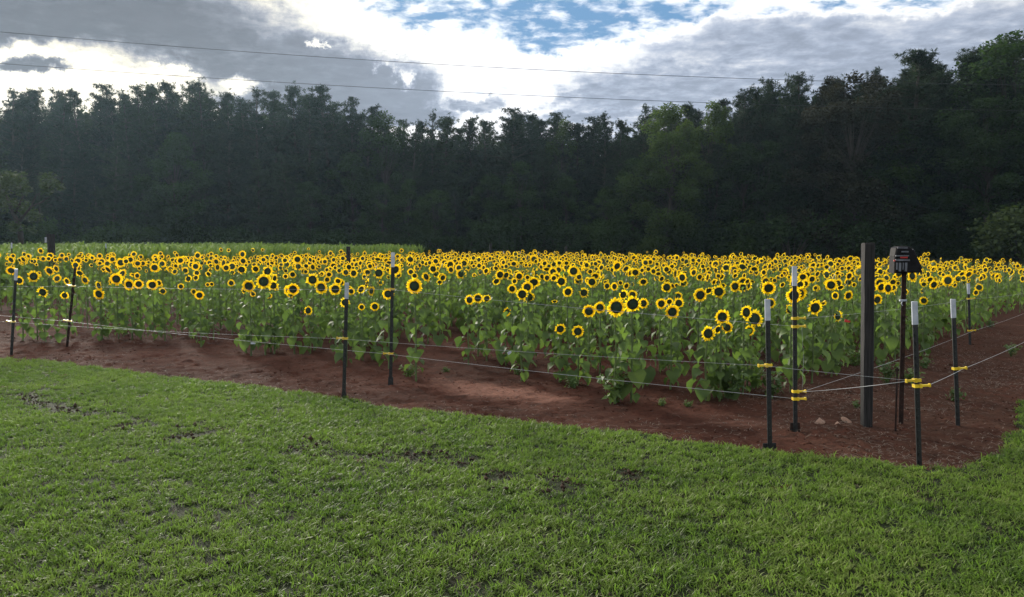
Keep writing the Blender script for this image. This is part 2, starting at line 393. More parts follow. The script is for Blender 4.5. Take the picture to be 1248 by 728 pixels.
# ------------------------------------------------------------------ instanced ground cover (stuff)
def instancer(name, pts, rots, scl, idx, meshes, label, cat):
    me = bpy.data.meshes.new(name); me.vertices.add(len(pts)); me.vertices.foreach_set('co', np.ascontiguousarray(pts, np.float32).ravel())
    a = me.attributes.new('rot', 'FLOAT_VECTOR', 'POINT'); a.data.foreach_set('vector', np.ascontiguousarray(rots, np.float32).ravel())
    a = me.attributes.new('scl', 'FLOAT_VECTOR', 'POINT'); a.data.foreach_set('vector', np.ascontiguousarray(scl, np.float32).ravel())
    a = me.attributes.new('idx', 'INT', 'POINT'); a.data.foreach_set('value', np.ascontiguousarray(idx, np.int32))
    c = bpy.data.collections.new(name + '_tufts')
    for i, m in enumerate(meshes): c.objects.link(bpy.data.objects.new('%s_tuft_%02d' % (name, i), m))
    ng = bpy.data.node_groups.new(name, 'GeometryNodeTree')
    ng.interface.new_socket('Geometry', in_out='INPUT', socket_type='NodeSocketGeometry')
    ng.interface.new_socket('Geometry', in_out='OUTPUT', socket_type='NodeSocketGeometry')
    N = ng.nodes; L = ng.links
    gi = N.new('NodeGroupInput'); go = N.new('NodeGroupOutput'); ip = N.new('GeometryNodeInstanceOnPoints')
    ci = N.new('GeometryNodeCollectionInfo'); ci.inputs[0].default_value = c; ci.inputs[1].default_value = True; ci.inputs[2].default_value = True
    def na(n, t):
        q = N.new('GeometryNodeInputNamedAttribute'); q.data_type = t; q.inputs[0].default_value = n; return q.outputs[0]
    er = N.new('FunctionNodeEulerToRotation'); L.new(na('rot', 'FLOAT_VECTOR'), er.inputs[0])
    L.new(gi.outputs[0], ip.inputs['Points']); L.new(ci.outputs[0], ip.inputs['Instance']); ip.inputs['Pick Instance'].default_value = True
    L.new(na('idx', 'INT'), ip.inputs['Instance Index']); L.new(er.outputs[0], ip.inputs['Rotation']); L.new(na('scl', 'FLOAT_VECTOR'), ip.inputs['Scale'])
    L.new(ip.outputs[0], go.inputs[0])
    o = link(name, me); md = o.modifiers.new('scatter', 'NODES'); md.node_group = ng
    return tag(o, label, cat, kind='stuff')

def blade_tuft(n, rad, h0, h1, w, lean, mat, seed):
    r = np.random.default_rng(seed); V = []; F = []
    for k in range(n):
        a = r.uniform(0, 2 * math.pi); q = rad * math.sqrt(r.uniform()); bx, by = q * math.cos(a), q * math.sin(a)
        d = r.uniform(0, 2 * math.pi); h = r.uniform(h0, h1); ln = r.uniform(.15, lean) * h; ww = w * r.uniform(.7, 1.3)
        dx, dy = math.cos(d), math.sin(d); tw = r.uniform(-.9, .9); sx, sy = -math.sin(d + tw), math.cos(d + tw)
        for t, wf in ((0, .8), (.45, 1.), (.8, .7)):
            cx, cy, cz = bx + dx * ln * t * t * 1.1, by + dy * ln * t * t * 1.1, h * (t - .25 * lean * t * t) - .008
            V += [(cx - sx * ww * wf / 2, cy - sy * ww * wf / 2, cz), (cx + sx * ww * wf / 2, cy + sy * ww * wf / 2, cz)]
        V.append((bx + dx * ln * 1.1, by + dy * ln * 1.1, h * (1 - .25 * lean) - .008))
        i = len(V) - 7
        F += [(i, i + 1, i + 3), (i, i + 3, i + 2), (i + 2, i + 3, i + 5), (i + 2, i + 5, i + 4), (i + 4, i + 5, i + 6)]
    return quick_mesh('tuft', np.array(V), np.array(F), mat)

# ------------------------------------------------------------------ trees
def orient(n, r, flat=.5):
    """n random frames: two unit axes"""
    nrm = r.normal(size=(n, 3)); nrm[:, 2] += np.where(nrm[:, 2] > 0, flat, -flat) * 1.5; nrm /= np.linalg.norm(nrm, axis=1)[:, None]
    t = r.normal(size=(n, 3)); a = np.cross(nrm, t); a /= np.linalg.norm(a, axis=1)[:, None]; b = np.cross(nrm, a)
    return a, b, nrm
def leaves_at(P, size, r, flat=.5, asp=.55):
    n = len(P); a, b, nr = orient(n, r, flat); s = size * r.uniform(.6, 1.3, n)[:, None]
    v = np.stack([P - a * s * .5, P + b * s * asp * .5 + nr * s * .06, P + a * s * .5, P - b * s * asp * .5 + nr * s * .06], 1).reshape(-1, 3)
    return v, np.arange(4 * n).reshape(n, 4)
def needles_at(C, rad, per, r, up=.5):
    n = len(C) * per; C = np.repeat(C, per, 0); rad = np.repeat(rad, per)[:, None]
    d = r.normal(size=(n, 3)); d[:, 2] += up; d /= np.linalg.norm(d, axis=1)[:, None]
    s = np.cross(d, r.normal(size=(n, 3))); s /= np.linalg.norm(s, axis=1)[:, None]
    st = C + d * rad * r.uniform(.0, .35, (n, 1)); tip = C + d * rad * r.uniform(.75, 1.1, (n, 1)); w = rad * .085
    v = np.stack([st - s * w, st + s * w, tip + s * w * .4, tip - s * w * .4], 1).reshape(-1, 3)
    return v, np.arange(4 * n).reshape(n, 4)
def limb(b, p0, d, L, r0, seg=4, droop=0., wob=.08, rr=None):
    pts = [Vector(p0)]; d = Vector(d).normalized()
    for k in range(seg):
        d = (d + Vector((rr.gauss(0, wob), rr.gauss(0, wob), rr.gauss(0, wob) - droop))).normalized()
        pts.append(pts[-1] + d * L / seg)
    b.tube(pts, [max(.012, r0 * (1 - .85 * k / seg)) for k in range(seg + 1)], 5, cap=False); return pts

def pine_meshes(seed, H=18., low=.22, wide=2.7, dens=1.0):
    rr = random.Random(seed); r = np.random.default_rng(seed); b = MB()
    pts = [Vector((0, 0, -.4))]; d = Vector((0, 0, 1))
    for k in range(9):
        d = (d + Vector((rr.gauss(0, .025), rr.gauss(0, .025), .1))).normalized(); pts.append(pts[-1] + d * (H * .97 + .4) / 9)
    b.tube(pts, [.23 * (1 - .9 * k / 9) + .02 for k in range(10)], 8)
    def tr(z):
        q = max(0, min(8.99, (z + .4) / (H * .97 + .4) * 9)); i = int(q); return pts[i].lerp(pts[i + 1], q - i)
    C = []; Rd = []; z = H * low; 
    while z < H * .985:
        f = (z - H * low) / (H * (1 - low)); n = rr.randint(2, 4) + (1 if f > .6 else 0)
        w = wide * 1.12 * (.7 + .3 * min(1, f / .25)) * (1 - f) ** .60 * (.75 + .5 * vnoise(seed * 3.1, z, .55)) + .22
        for k in range(n):
            a = rr.uniform(0, 6.283); L = w * rr.uniform(.55, 1.15); upz = .02 + .25 * f + rr.gauss(0, .12)
            lp = limb(b, tr(z), (math.cos(a), math.sin(a), upz * 1.1), L, .05 * (1 - f) + .02, 4, -.06, .1, rr)
            for q in np.arange(.22, 1.02, .12 / dens * (2.2 / max(L, 1.2)) ** .3):
                i = min(3, int(q * 4)); p = lp[i].lerp(lp[i + 1], min(1, q * 4 - i))
                for _ in range(2):
                    if f > .55 and rr.random() < .48: continue
                    tz = 1 - .3 * f ** 2; C.append((p.x + rr.gauss(0, .24) * tz, p.y + rr.gauss(0, .24) * tz, p.z + rr.gauss(.1, .2) * tz)); Rd.append(rr.uniform(.25, .5) * tz)
        z += H * rr.uniform(.014, .03) / dens
    top = tr(H * .97)
    for q in range(9): C.append((top.x + rr.gauss(0, .10) * (1 - q / 9), top.y + rr.gauss(0, .10) * (1 - q / 9), top.z - .7 + q * .15)); Rd.append(rr.uniform(.24, .32) * (1.1 - .06 * q))
    v, f = needles_at(np.array(C), np.array(Rd), 17, r)
    return b.mesh('pine_trunk', M['bark'], True), (v, f)

def broad_meshes(seed, H=16., wide=4.6, low=.2, nl=46, leaf=.27, per=330):
    rr = random.Random(seed); r = np.random.default_rng(seed); b = MB()
    th = H * rr.uniform(.55, .7); pts = [Vector((0, 0, -.3))]; d = Vector((0, 0, 1))
    for k in range(6):
        d = (d + Vector((rr.gauss(0, .05), rr.gauss(0, .05), .1))).normalized(); pts.append(pts[-1] + d * (th + .3) / 6)
    b.tube(pts, [.3 * (1 - .75 * k / 6) for k in range(7)], 8)
    P = []
    for k in range(nl):
        f = (k + rr.random()) / nl; z = H * (low + (1 - low) * f) - .6
        prof = math.sin(math.pi * min(1, .18 + .82 * f)) ** .6 if f > .3 else .75 + .25 * f / .3
        w = wide * prof * math.sqrt(rr.uniform(.12, 1)) * (.8 + .4 * vnoise(seed, z, .4)); a = rr.uniform(0, 6.283)
        c = Vector((math.cos(a) * w, math.sin(a) * w, z)); lr = rr.uniform(.8, 1.5) * (1.1 - .35 * f)
        base = pts[min(5, 1 + int(5 * max(0, min(.99, (z * .75) / th))))]
        limb(b, base, c - base, (c - base).length, .045, 4, 0, .06, rr)
        n = int(per * lr * lr * .75); q = r.normal(size=(n, 3)); q /= np.linalg.norm(q, axis=1)[:, None]
        rad = lr * (r.uniform(0, 1, n) ** .4) * (.75 + .5 * vnoise(q[:, 0] * 2 + k, q[:, 1] * 2 + q[:, 2] * 2, 1.6, k))
        q = q * rad[:, None]; q[:, 2] *= .72
        P.append(q + np.array(c))
    v, f = leaves_at(np.concatenate(P), leaf, r, .6, .6)
    return b.mesh('tree_trunk', M['bark'], True), (v, f)

PINES = [pine_meshes(101 + k * 7, 18, l, w, dn) for k, (l, w, dn) in enumerate([(.10, 3.6, .9), (.08, 4.1, .95), (.12, 3.3, .85), (.09, 4.4, .9), (.3, 2.9, .62), (.08, 3.8, .92)])]
BROAD = [broad_meshes(301 + k * 13, 16, w, l, n) for k, (w, l, n) in enumerate([(4.2, .06, 72), (5.0, .05, 80), (3.8, .07, 64), (4.6, .04, 74)])]
_crowns = {}
def crown_mesh(kind, i, mat):
    k = (kind, i, mat)
    if k not in _crowns:
        v, f = (PINES if kind == 'p' else BROAD)[i][1]; _crowns[k] = quick_mesh('crown', v, f, M[mat])
    return _crowns[k]
def tree(kind, i, mat, x, y, h, label, group, wide=1., name=None):
    o = link(name or ('pine_tree' if kind == 'p' else 'broadleaf_tree'), None, loc=(x, y, -.05), rot=(0, 0, rnd.uniform(0, 6.28)))
    s = h / (18. if kind == 'p' else 16.); sc = (s * wide, s * wide, s)
    tag(o, label, 'tree', group)
    link('trunk', (PINES if kind == 'p' else BROAD)[i][0], o, scale=sc); link('crown', crown_mesh(kind, i, mat), o, scale=sc)
    return o
def wood_y(px):                       # distance of the wood's edge along the view axis
    return float(np.interp(px, [-260, 0, 430, 640, 800, 1000, 1248, 1500], [94, 92, 90, 88, 80, 72, 62, 56]))
# skyline: px, top py, kind, material, width, label (None: shared with its neighbours)
SKY = [(-170, 112, 'p', 0), (-125, 104, 'p', 0), (-80, 110, 'p', 0), (-35, 112, 'p', 0), (8, 109, 'p', 0), (20, 107, 'p', 0), (42, 110, 'p', 0), (66, 115, 'p', 0), (97, 110, 'p', 0), (116, 102, 'p', 'wide dense pine standing highest before the dip at the left end of the skyline'),
       (138, 117, 'p', 0), (155, 113, 'p', 0), (170, 105, 'p', 0), (193, 99, 'p', 0), (204, 101, 'p', 0), (236, 98, 'p', 0), (248, 96, 'p', 'open topped pine, tallest of the left skyline under the dark cloud'), (276, 112, 'p', 0),
       (309, 108, 'p', 0), (335, 114, 'p', 0), (355, 104, 'p', 0), (376, 112, 'p', 0), (399, 107, 'p', 0), (424, 117, 'p', 0), (440, 130, 'p', 0),
       (469, 132, 'b', 'pointed dark broadleaf tree right of the last tall left pine'), (486, 146, 'p', 1), (500, 152, 'p', 1), (513, 148, 'p', 1), (527, 134, 'p', 'thin see-through pine top alone against the bright cloud gap'), (560, 142, 'p', 1), (543, 146, 'p', 1), (575, 147, 'p', 1), (594, 146, 'p', 1),
       (615, 132, 'p', 'broad dark pine rising at the middle of the skyline'), (632, 140, 'p', 1), (648, 141, 'p', 1), (671, 137, 'p', 1), (690, 141, 'b', 'yellow green broadleaf tree lit among the dark middle pines'), (705, 150, 'p', 1), (718, 143, 'p', 1), (737, 140, 'p', 1), (757, 147, 'p', 1), (780, 128, 'p', 1),
       (815, 124, 'b', 'big light green broadleaf tree bulging forward right of middle'), (840, 127, 'p', 2), (872, 119, 'b', 'yellow green rounded tree below the end of the power line'), (890, 122, 'p', 2), (914, 107, 'p', 2), (936, 107, 'p', 2), (957, 89, 'p', 'sparse thin pine poking above the trees where the upper power line meets the wood'), (979, 91, 'p', 2),
       (1012, 91, 'b', 'brownish rounded crown left of the darkest broadleaf tree'), (1047, 84, 'b', 'large brownish green rounded broadleaf tree on the right skyline'), (1078, 80, 'p', 2), (1100, 70, 'p', 2), (1120, 63, 'p', 'lumpy pine with sky showing through its top on the right'), (1140, 76, 'p', 2), (1172, 67, 'p', 2), (1192, 56, 'p', 2),
       (1210, 43, 'p', 'tall pine with layered top near the right edge'), (1243, 34, 'b', 'tallest dark tree at the right edge of the picture'), (1290, 40, 'p', 2), (1340, 50, 'b', 2), (1400, 45, 'p', 2)]
ZONE = [('dark pine in the close row of tall pines along the left half of the skyline', 'tall pines of the left wood'),
        ('dark pine in the lower middle stretch of the skyline', 'lower pines of the middle wood'),
        ('dark tree among the tall trees of the right skyline', 'tall trees of the right wood')]
MATS = {469: 'oak', 690: 'bright', 815: 'bright', 872: 'bright', 1012: 'brown', 1047: 'brown', 1243: 'oak'}
def ordinal(n):
    one = ['', 'first', 'second', 'third', 'fourth', 'fifth', 'sixth', 'seventh', 'eighth', 'ninth', 'tenth', 'eleventh', 'twelfth', 'thirteenth', 'fourteenth', 'fifteenth', 'sixteenth', 'seventeenth', 'eighteenth', 'nineteenth']
    if n < 20: return one[n]
    t, u = divmod(n, 10)
    return ['', '', 'twentieth', 'thirtieth', 'fortieth', 'fiftieth', 'sixtieth'][t] if u == 0 else ['', '', 'twenty', 'thirty', 'forty', 'fifty', 'sixty'][t] + '-' + one[u]
n_top = 0
for k, (px, py, kd, lb) in enumerate(SKY):
    dy = {690: 1, 815: -5, 872: -1, 1047: -2, 1012: 0, 957: 6, 527: 5}.get(px, rnd.uniform(0, 5))
    Y = wood_y(px) + dy; top = at(px, py, Y); h = top.z + .05
    lab, grp = ZONE[lb] if isinstance(lb, int) else (lb, 'trees of the wood edge')
    if 0 < px < 1248:
        n_top += 1
        if isinstance(lb, int): lab = '%s treetop from the left along the skyline, a dark %s' % (ordinal(n_top), 'pine' if kd == 'p' else 'broadleaf')
    if kd == 'p':
        i = 4 if px in (527, 957, 248, 1210) else [0, 1, 2, 3, 5][(k * 3 + k // 5) % 5]; w = {116: 1.25, 615: 1.5, 527: .8, 957: .6, 1210: 1.4, 1120: 1.6}.get(px, rnd.uniform(.9, 1.2))
        tree('p', i, 'pine', top.x, Y, h, lab, grp, w)
    else:
        tree('b', k % 4, MATS.get(px, 'oak'), top.x, Y, h, lab, grp, {815: 1.1, 469: .75, 872: .8, 690: .75, 1012: .8, 1047: 1.05, 1243: 1.1}.get(px, 1.))
# second row and lower edge trees
for k, px in enumerate(range(-200, 1440, 19)):
    j = px + rnd.uniform(-8, 8); Y = wood_y(px) + rnd.uniform(6, 13)
    sky = float(np.interp(j, [s[0] for s in SKY], [s[1] for s in SKY])); h = at(j, sky + rnd.uniform(2, 16), Y).z
    z = 0 if j < 450 else 1 if j < 800 else 2
    tree('p', [0, 1, 2, 3, 5][k % 5], 'pine', at(j, 300, Y).x, Y, h, ['dark pine deep in the left wood behind the front trunks', 'dark pine deep in the middle wood behind the front trees', 'dark pine deep in the right wood behind the front trees'][z],
         ['inner pines of the left wood', 'inner pines of the middle wood', 'inner pines of the right wood'][z], 1.25)
for k, px in enumerate(range(-190, 1460, 34)):
    j = px + rnd.uniform(-12, 12); Y = wood_y(px) - rnd.uniform(.5, 3.5)
    sky = float(np.interp(j, [s[0] for s in SKY], [s[1] for s in SKY])); h = at(j, sky + (294 - sky) * rnd.uniform(.25, .6), Y).z
    z = 0 if j < 450 else 1 if j < 800 else 2
    b = rnd.random() < (.3, .5, .8)[z]
    tree('b' if b else 'p', k % 4, ('brown' if rnd.random() < .25 and z == 2 else 'oak') if b else 'pine', at(j, 300, Y).x, Y, h,
         ['lower dark tree in front of the tall left pines', 'lower dark tree along the foot of the middle wood', 'lower dark tree along the foot of the right wood'][z],
         ['lower edge trees of the left wood', 'lower edge trees of the middle wood', 'lower edge trees of the right wood'][z], 1.15 if b else 1.3)
# undergrowth shrubs at the wood's foot
def shrub_mesh(seed, n=2200, w=1.6, h=2.4, leaf=.17, mat='oak'):
    rr = random.Random(seed); r = np.random.default_rng(seed); b = MB()
    P = []
    for k in range(16):
        a = rr.uniform(0, 6.28); q = w * math.sqrt(rr.random()) * .8; z = rr.uniform(.25, .9) * h * (1 - .35 * q / w)
        c = Vector((math.cos(a) * q, math.sin(a) * q, z)); limb(b, (0, 0, -.2), c, c.length, .03, 3, 0, .08, rr)
        p = r.normal(size=(n // 16, 3)); p /= np.linalg.norm(p, axis=1)[:, None]; p *= (r.uniform(0, 1, (n // 16, 1)) ** .45) * rr.uniform(.4, .75); p += np.array(c); p[:, 2] = np.maximum(p[:, 2], .05); P.append(p)
    v, f = leaves_at(np.concatenate(P), leaf, r, .4, .6)
    return b.mesh('shrub_stems', M['bark'], True), v, f
SHR = [shrub_mesh(900 + k) for k in range(3)]
SHRF = [quick_mesh('shrub_foliage', s[1], s[2], M['oak']) for s in SHR]
SHRB = quick_mesh('shrub_foliage', SHR[1][1], SHR[1][2], M['pale'])
def shrub(x, y, s, i, fol, label, group=None):
    o = link('shrub', None, loc=(x, y, -.06), rot=(0, 0, rnd.uniform(0, 6.28)), scale=1); tag(o, label, 'shrub', group)
    link('stems', SHR[i][0], o, scale=s); link('foliage', fol, o, scale=s); return o
for k, px in enumerate(range(-180, 1450, 24)):
    Y = wood_y(px) - rnd.uniform(2, 5); z = 0 if px < 450 else 1 if px < 800 else 2
    shrub(at(px + rnd.uniform(-9, 9), 300, Y).x, Y, rnd.uniform(1.0, 2.0), k % 3, SHRF[k % 3],
          ['dark undergrowth shrub at the foot of the left wood', 'dark undergrowth shrub at the foot of the middle wood', 'dark undergrowth shrub at the foot of the right wood'][z],
          ['undergrowth of the left wood', 'undergrowth of the middle wood', 'undergrowth of the right wood'][z])
p = at(1244, 300, 52); shrub(p.x + .6, 52, 2.3, 1, SHRB, 'paler green bush in front of the wood at the right edge')
# the mass of the wood behind, trunks no longer told apart
def far_wood():
    r = np.random.default_rng(77); P = []
    for px in np.arange(-260, 1500, 2.2):
        Y = wood_y(px) + r.uniform(13, 20); sky = float(np.interp(px, [s[0] for s in SKY], [s[1] for s in SKY]))
        top = at(px, sky + 30 + r.uniform(0, 14), Y).z; n = 80
        z = r.uniform(0, 1, n) ** 1.3 * top; P.append(np.stack([at(px, 300, Y).x + r.normal(0, .8, n), Y + r.normal(0, 1.2, n), z], 1))
    v, f = leaves_at(np.concatenate(P), 1.25, r, .1, .9)
    tag(link('deep_woods', quick_mesh('deep_woods', v, f, M['pine'])), 'dark mass of the deep wood behind all the edge trees', 'woods', kind='stuff')
far_wood()
# small tree at the left edge, in front of the wood
def small_tree():
    rr = random.Random(5); r = np.random.default_rng(5); b = MB(); Y = 46.; base = at(26, 300, Y); base.z = 0
    o = link('small_tree', None, loc=(base.x, Y, -.06)); tag(o, 'small pale green tree with forked crown at the left edge before the pines', 'tree')
    def L(px, py): q = at(px, py, Y); return (q.x - base.x, 0, q.z + .06)
    p1 = [(0, 0, -.2), L(25, 285), L(20, 268), L(12, 250), L(4, 232)]; b.tube(p1, [.17, .15, .13, .1, .04], 7)
    b.tube([L(22, 272), L(38, 252), L(50, 247), L(60, 240)], [.09, .06, .045, .02], 5); b.tube([L(38, 252), L(44, 238), L(62, 228)], [.05, .035, .015], 5)
    b.tube([L(18, 262), L(28, 240), L(24, 225)], [.08, .05, .02], 5)
    link('trunk', b.mesh('small_tree_trunk', M['bark'], True), o)
    P = []
    for (px, py, rad, n) in [(2, 232, .8, 420), (-14, 226, .9, 420), (14, 222, .7, 330), (24, 219, .55, 200), (28, 232, .5, 160), (8, 246, .8, 380), (-8, 248, .8, 300), (22, 252, .7, 250), (30, 262, .6, 200), (24, 276, .5, 130), (38, 280, .3, 50), (60, 217, .5, 130), (70, 224, .45, 110), (55, 226, .4, 90), (64, 232, .45, 100), (76, 230, .25, 40), (10, 212, .35, 60), (28, 212, .2, 30)]:
        c = np.array(L(px, py)); c[1] += rr.gauss(0, .5); q = r.normal(size=(n, 3)); q /= np.linalg.norm(q, axis=1)[:, None]; q *= rad * r.uniform(0, 1, (n, 1)) ** .5 * np.array([1, 1.2, .75]); P.append(q + c)
    v, f = leaves_at(np.concatenate(P), .2, r, .6, .6); link('crown', quick_mesh('small_tree_crown', v, f, M['pale']), o)
small_tree()

# ------------------------------------------------------------------ corn strip, meadow grass
def corn():
    r = np.random.default_rng(21); n0 = 15000
    poly = [(-40, 31), (-19, 21.5), (-15.2, 24.5), (-5.6, 39), (-5.2, 47), (-14, 50), (-60, 56)]
    x = r.uniform(-60, -4, n0 * 3); y = r.uniform(20, 57, n0 * 3); k = inpoly(x, y, poly); x, y = x[k][:n0], y[k][:n0]
    V = []; F = []; cnt = 0
    h = 1.40 + .38 * (fbm(x, y, .25, 4) - .3) + r.normal(0, .07, len(x))
    for X, Y, H in zip(x, y, h):
        nb = 6
        for q in range(nb):
            a = r.uniform(0, 6.283); z0 = H * (.25 + .6 * q / nb); L = .5 * (1.1 - .4 * q / nb); rise = r.uniform(.25, .4); w = .035
            dx, dy = math.cos(a), math.sin(a); sx, sy = -dy * w, dx * w
            p0 = (X, Y, z0); p1 = (X + dx * L * .35, Y + dy * L * .35, z0 + rise * .9); p2 = (X + dx * L * .8, Y + dy * L * .8, z0 + rise * r.uniform(.3, 1.))
            V += [(p0[0] - sx, p0[1] - sy, p0[2]), (p0[0] + sx, p0[1] + sy, p0[2]), (p1[0] + sx, p1[1] + sy, p1[2]), (p1[0] - sx, p1[1] - sy, p1[2]), p2]
            F += [(cnt, cnt + 1, cnt + 2), (cnt, cnt + 2, cnt + 3), (cnt + 3, cnt + 2, cnt + 4)]; cnt += 5
        V += [(X - .02, Y, 0), (X + .02, Y, 0), (X, Y, H)]; F.append((cnt, cnt + 1, cnt + 2)); cnt += 3
    tag(link('corn_strip', quick_mesh('corn_strip', np.array(V), np.array(F), M['corn'])), 'strip of tall green corn leaves behind the sunflowers on the left', 'corn', kind='stuff')
corn()
def meadow():
    r = np.random.default_rng(31); n = 16000
    x = r.uniform(-10, 60, n); y = r.uniform(25, 64, n); k = (~inpoly(x, y, SOIL)) & (np.abs(x) < .8 * y) & (x > -4); x, y = x[k], y[k]; n = len(x)
    s = r.uniform(.6, 1.2, n)
    instancer('meadow_grass', np.stack([x, y, np.full(n, -.06)], 1), np.stack([np.zeros(n), np.zeros(n), r.uniform(0, 6.28, n)], 1), np.stack([s, s, s], 1), r.integers(0, 3, n),
              [blade_tuft(26, .28, .22, .5, .018, .7, M['meadowgrass'], 60 + k) for k in range(3)], 'rough uncut meadow grass between sunflowers and right wood', 'grass')
meadow()

# ------------------------------------------------------------------ power lines
def power_line(pts, label):
    Yf = lambda x: 52 + .06 * x
    xs = []; zs = []
    for px, py in pts:
        d = ray(px, py); y = 52.
        for _ in range(6): x = d.x / d.y * y; y = Yf(x)
        xs.append(x); zs.append(EYE + d.z / d.y * y)
    c = np.polyfit(xs, zs, 2); b = MB(); X = np.linspace(-62, 62, 60)
    b.tube([(x, Yf(x), float(np.polyval(c, x))) for x in X], [.015] * 60, 5)
    tag(link('power_line', b.mesh('power_line', M['cable'], True)), label, 'power line', 'overhead power lines')
power_line([(5, 40), (200, 55), (400, 70), (640, 85), (800, 92), (950, 97)], 'upper of the two thin power lines crossing the sky')
power_line([(0, 78), (90, 84), (300, 97), (640, 117), (850, 125), (1248, 135)], 'lower of the two thin power lines, just above the treetops')

# ------------------------------------------------------------------ fence posts
def frame_from(base, top):
    return Vector((0, 0, 1)).rotation_difference((top - base).normalized()).to_euler()
def tpost_shaft(L, mat, w=.036):
    b = MB(); z0, z1 = -.12, L; c = (z0 + z1) / 2; h = z1 - z0
    b.box((0, -.006, c), (w, .007, h)); b.box((0, .012, c), (.007, .0285, h)); return b
def stud_mesh(L):
    b = MB(); z = .06
    while z < L - .03: b.box((0, -.0135, z), (.012, .0075, .022)); z += .054
    return b
def insulator_mesh(side=1):
    b = MB(); b.box((0, -.004, 0), (.048, .046, .022)); b.box((side * .05, -.022, .002), (.062, .016, .014)); b.box((side * .082, -.022, .002), (.010, .024, .024)); b.tube([(side * .018, -.030, -.012), (side * .018, -.030, .016)], [.010, .010], 8)
    return b.mesh('insulator', M['yellow'])
INS = {1: insulator_mesh(1), -1: insulator_mesh(-1)}
POSTS = {}
def tpost(key, bpx, bpy_, tpx, tpy, label, mat='postgreen', ins=(), white=True, plate=None, face=0., cat='fence post', group=None, Y=None, thick=1.):
    base = ground(bpx, bpy_) if Y is None else at(bpx, 300, Y)
    base.z = 0.
    if Y is None: base.z = float(soil_z(np.array([base.x]), np.array([base.y]))[0])
    top = at(tpx, tpy, base.y); L = (top - base).length
    o = link('fence_post', None, loc=base, rot=frame_from(base, top)); tag(o, label, cat, group)
    o.rotation_mode = 'XYZ'
    W = .036 * thick
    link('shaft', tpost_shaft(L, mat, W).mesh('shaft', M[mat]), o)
    if white:
        b = MB(); wl = .165; b.box((0, -.006, L - wl / 2 + .0015), (W + .005, .012, wl)); b.box((0, .0145, L - wl / 2 + .001), (.012, .030, wl)); link('painted_top', b.mesh('painted_top', M['white']), o)
    if Y is None: link('studs', stud_mesh(L - (.18 if white else 0)).mesh('studs', M[mat]), o)
    if plate:
        b = MB(); b.box((0, .003, .0 + plate[1] / 2 - .012), (plate[0], .006, plate[1]), taper=.92); link('anchor_plate', b.mesh('anchor_plate', M[plate[2]]), o)
    H = {}
    for nm, py, side in ins:
        z = at(tpx, py, base.y).z - base.z; ob = link('insulator', INS[side], o, loc=(0, -.0, z)); H[nm] = (base + (top - base) * (z / L) + Vector((side * .05, -.03, 0)))
    POSTS[key] = (base, top, H); return o
tpost('a', 14, 433, 20, 328, 'dark metal post with white top nearest the left edge, yellow clip halfway', ins=[('o', 392, -1)])
tpost('b', 82, 425, 92, 326, 'rusty brown metal post with two yellow clips behind the left edge post', 'postrust', white=False, ins=[('u', 348, -1), ('l', 391, -1)])
tpost('c', 419, 489, 423, 345, 'dark metal post with white top and one yellow clip, shorter of the middle pair', ins=[('o', 412.5, -1)], plate=(.05, .10, 'postgreen'))
tpost('d', 476, 471, 479, 308, 'dark metal post with white top and two yellow clips, taller of the middle pair', ins=[('u', 352.5, -1), ('l', 431, -1)], plate=(.06, .11, 'postgreen'))
tpost('e', 938, 551, 935, 365, 'dark metal post with holed white top and winged foot at the lawn edge', ins=[('o', 445, -1)], plate=(.11, .07, 'postgreen'))
tpost('f', 969, 528, 968, 325, 'tall dark metal corner post with white top and four yellow clips', ins=[('u2', 388, 1), ('u', 398, 1), ('l', 477, 1), ('l2', 486, 1)], plate=(.09, .09, 'postrust'))
tpost('g', 1120, 572, 1114, 368, 'nearest dark metal post with white top standing in the lawn corner', ins=[('o', 463, -1), ('r', 470, 1)])
tpost('h', 1167, 521, 1161, 365, 'dark metal post with white top, right of the corner post', ins=[('r', 449, 1)])
tpost('i', 1182, 421, 1180, 346, 'thin far dark post with white top at the right edge of the sunflowers', ins=[('u', 364, 1), ('l', 403, 1)])
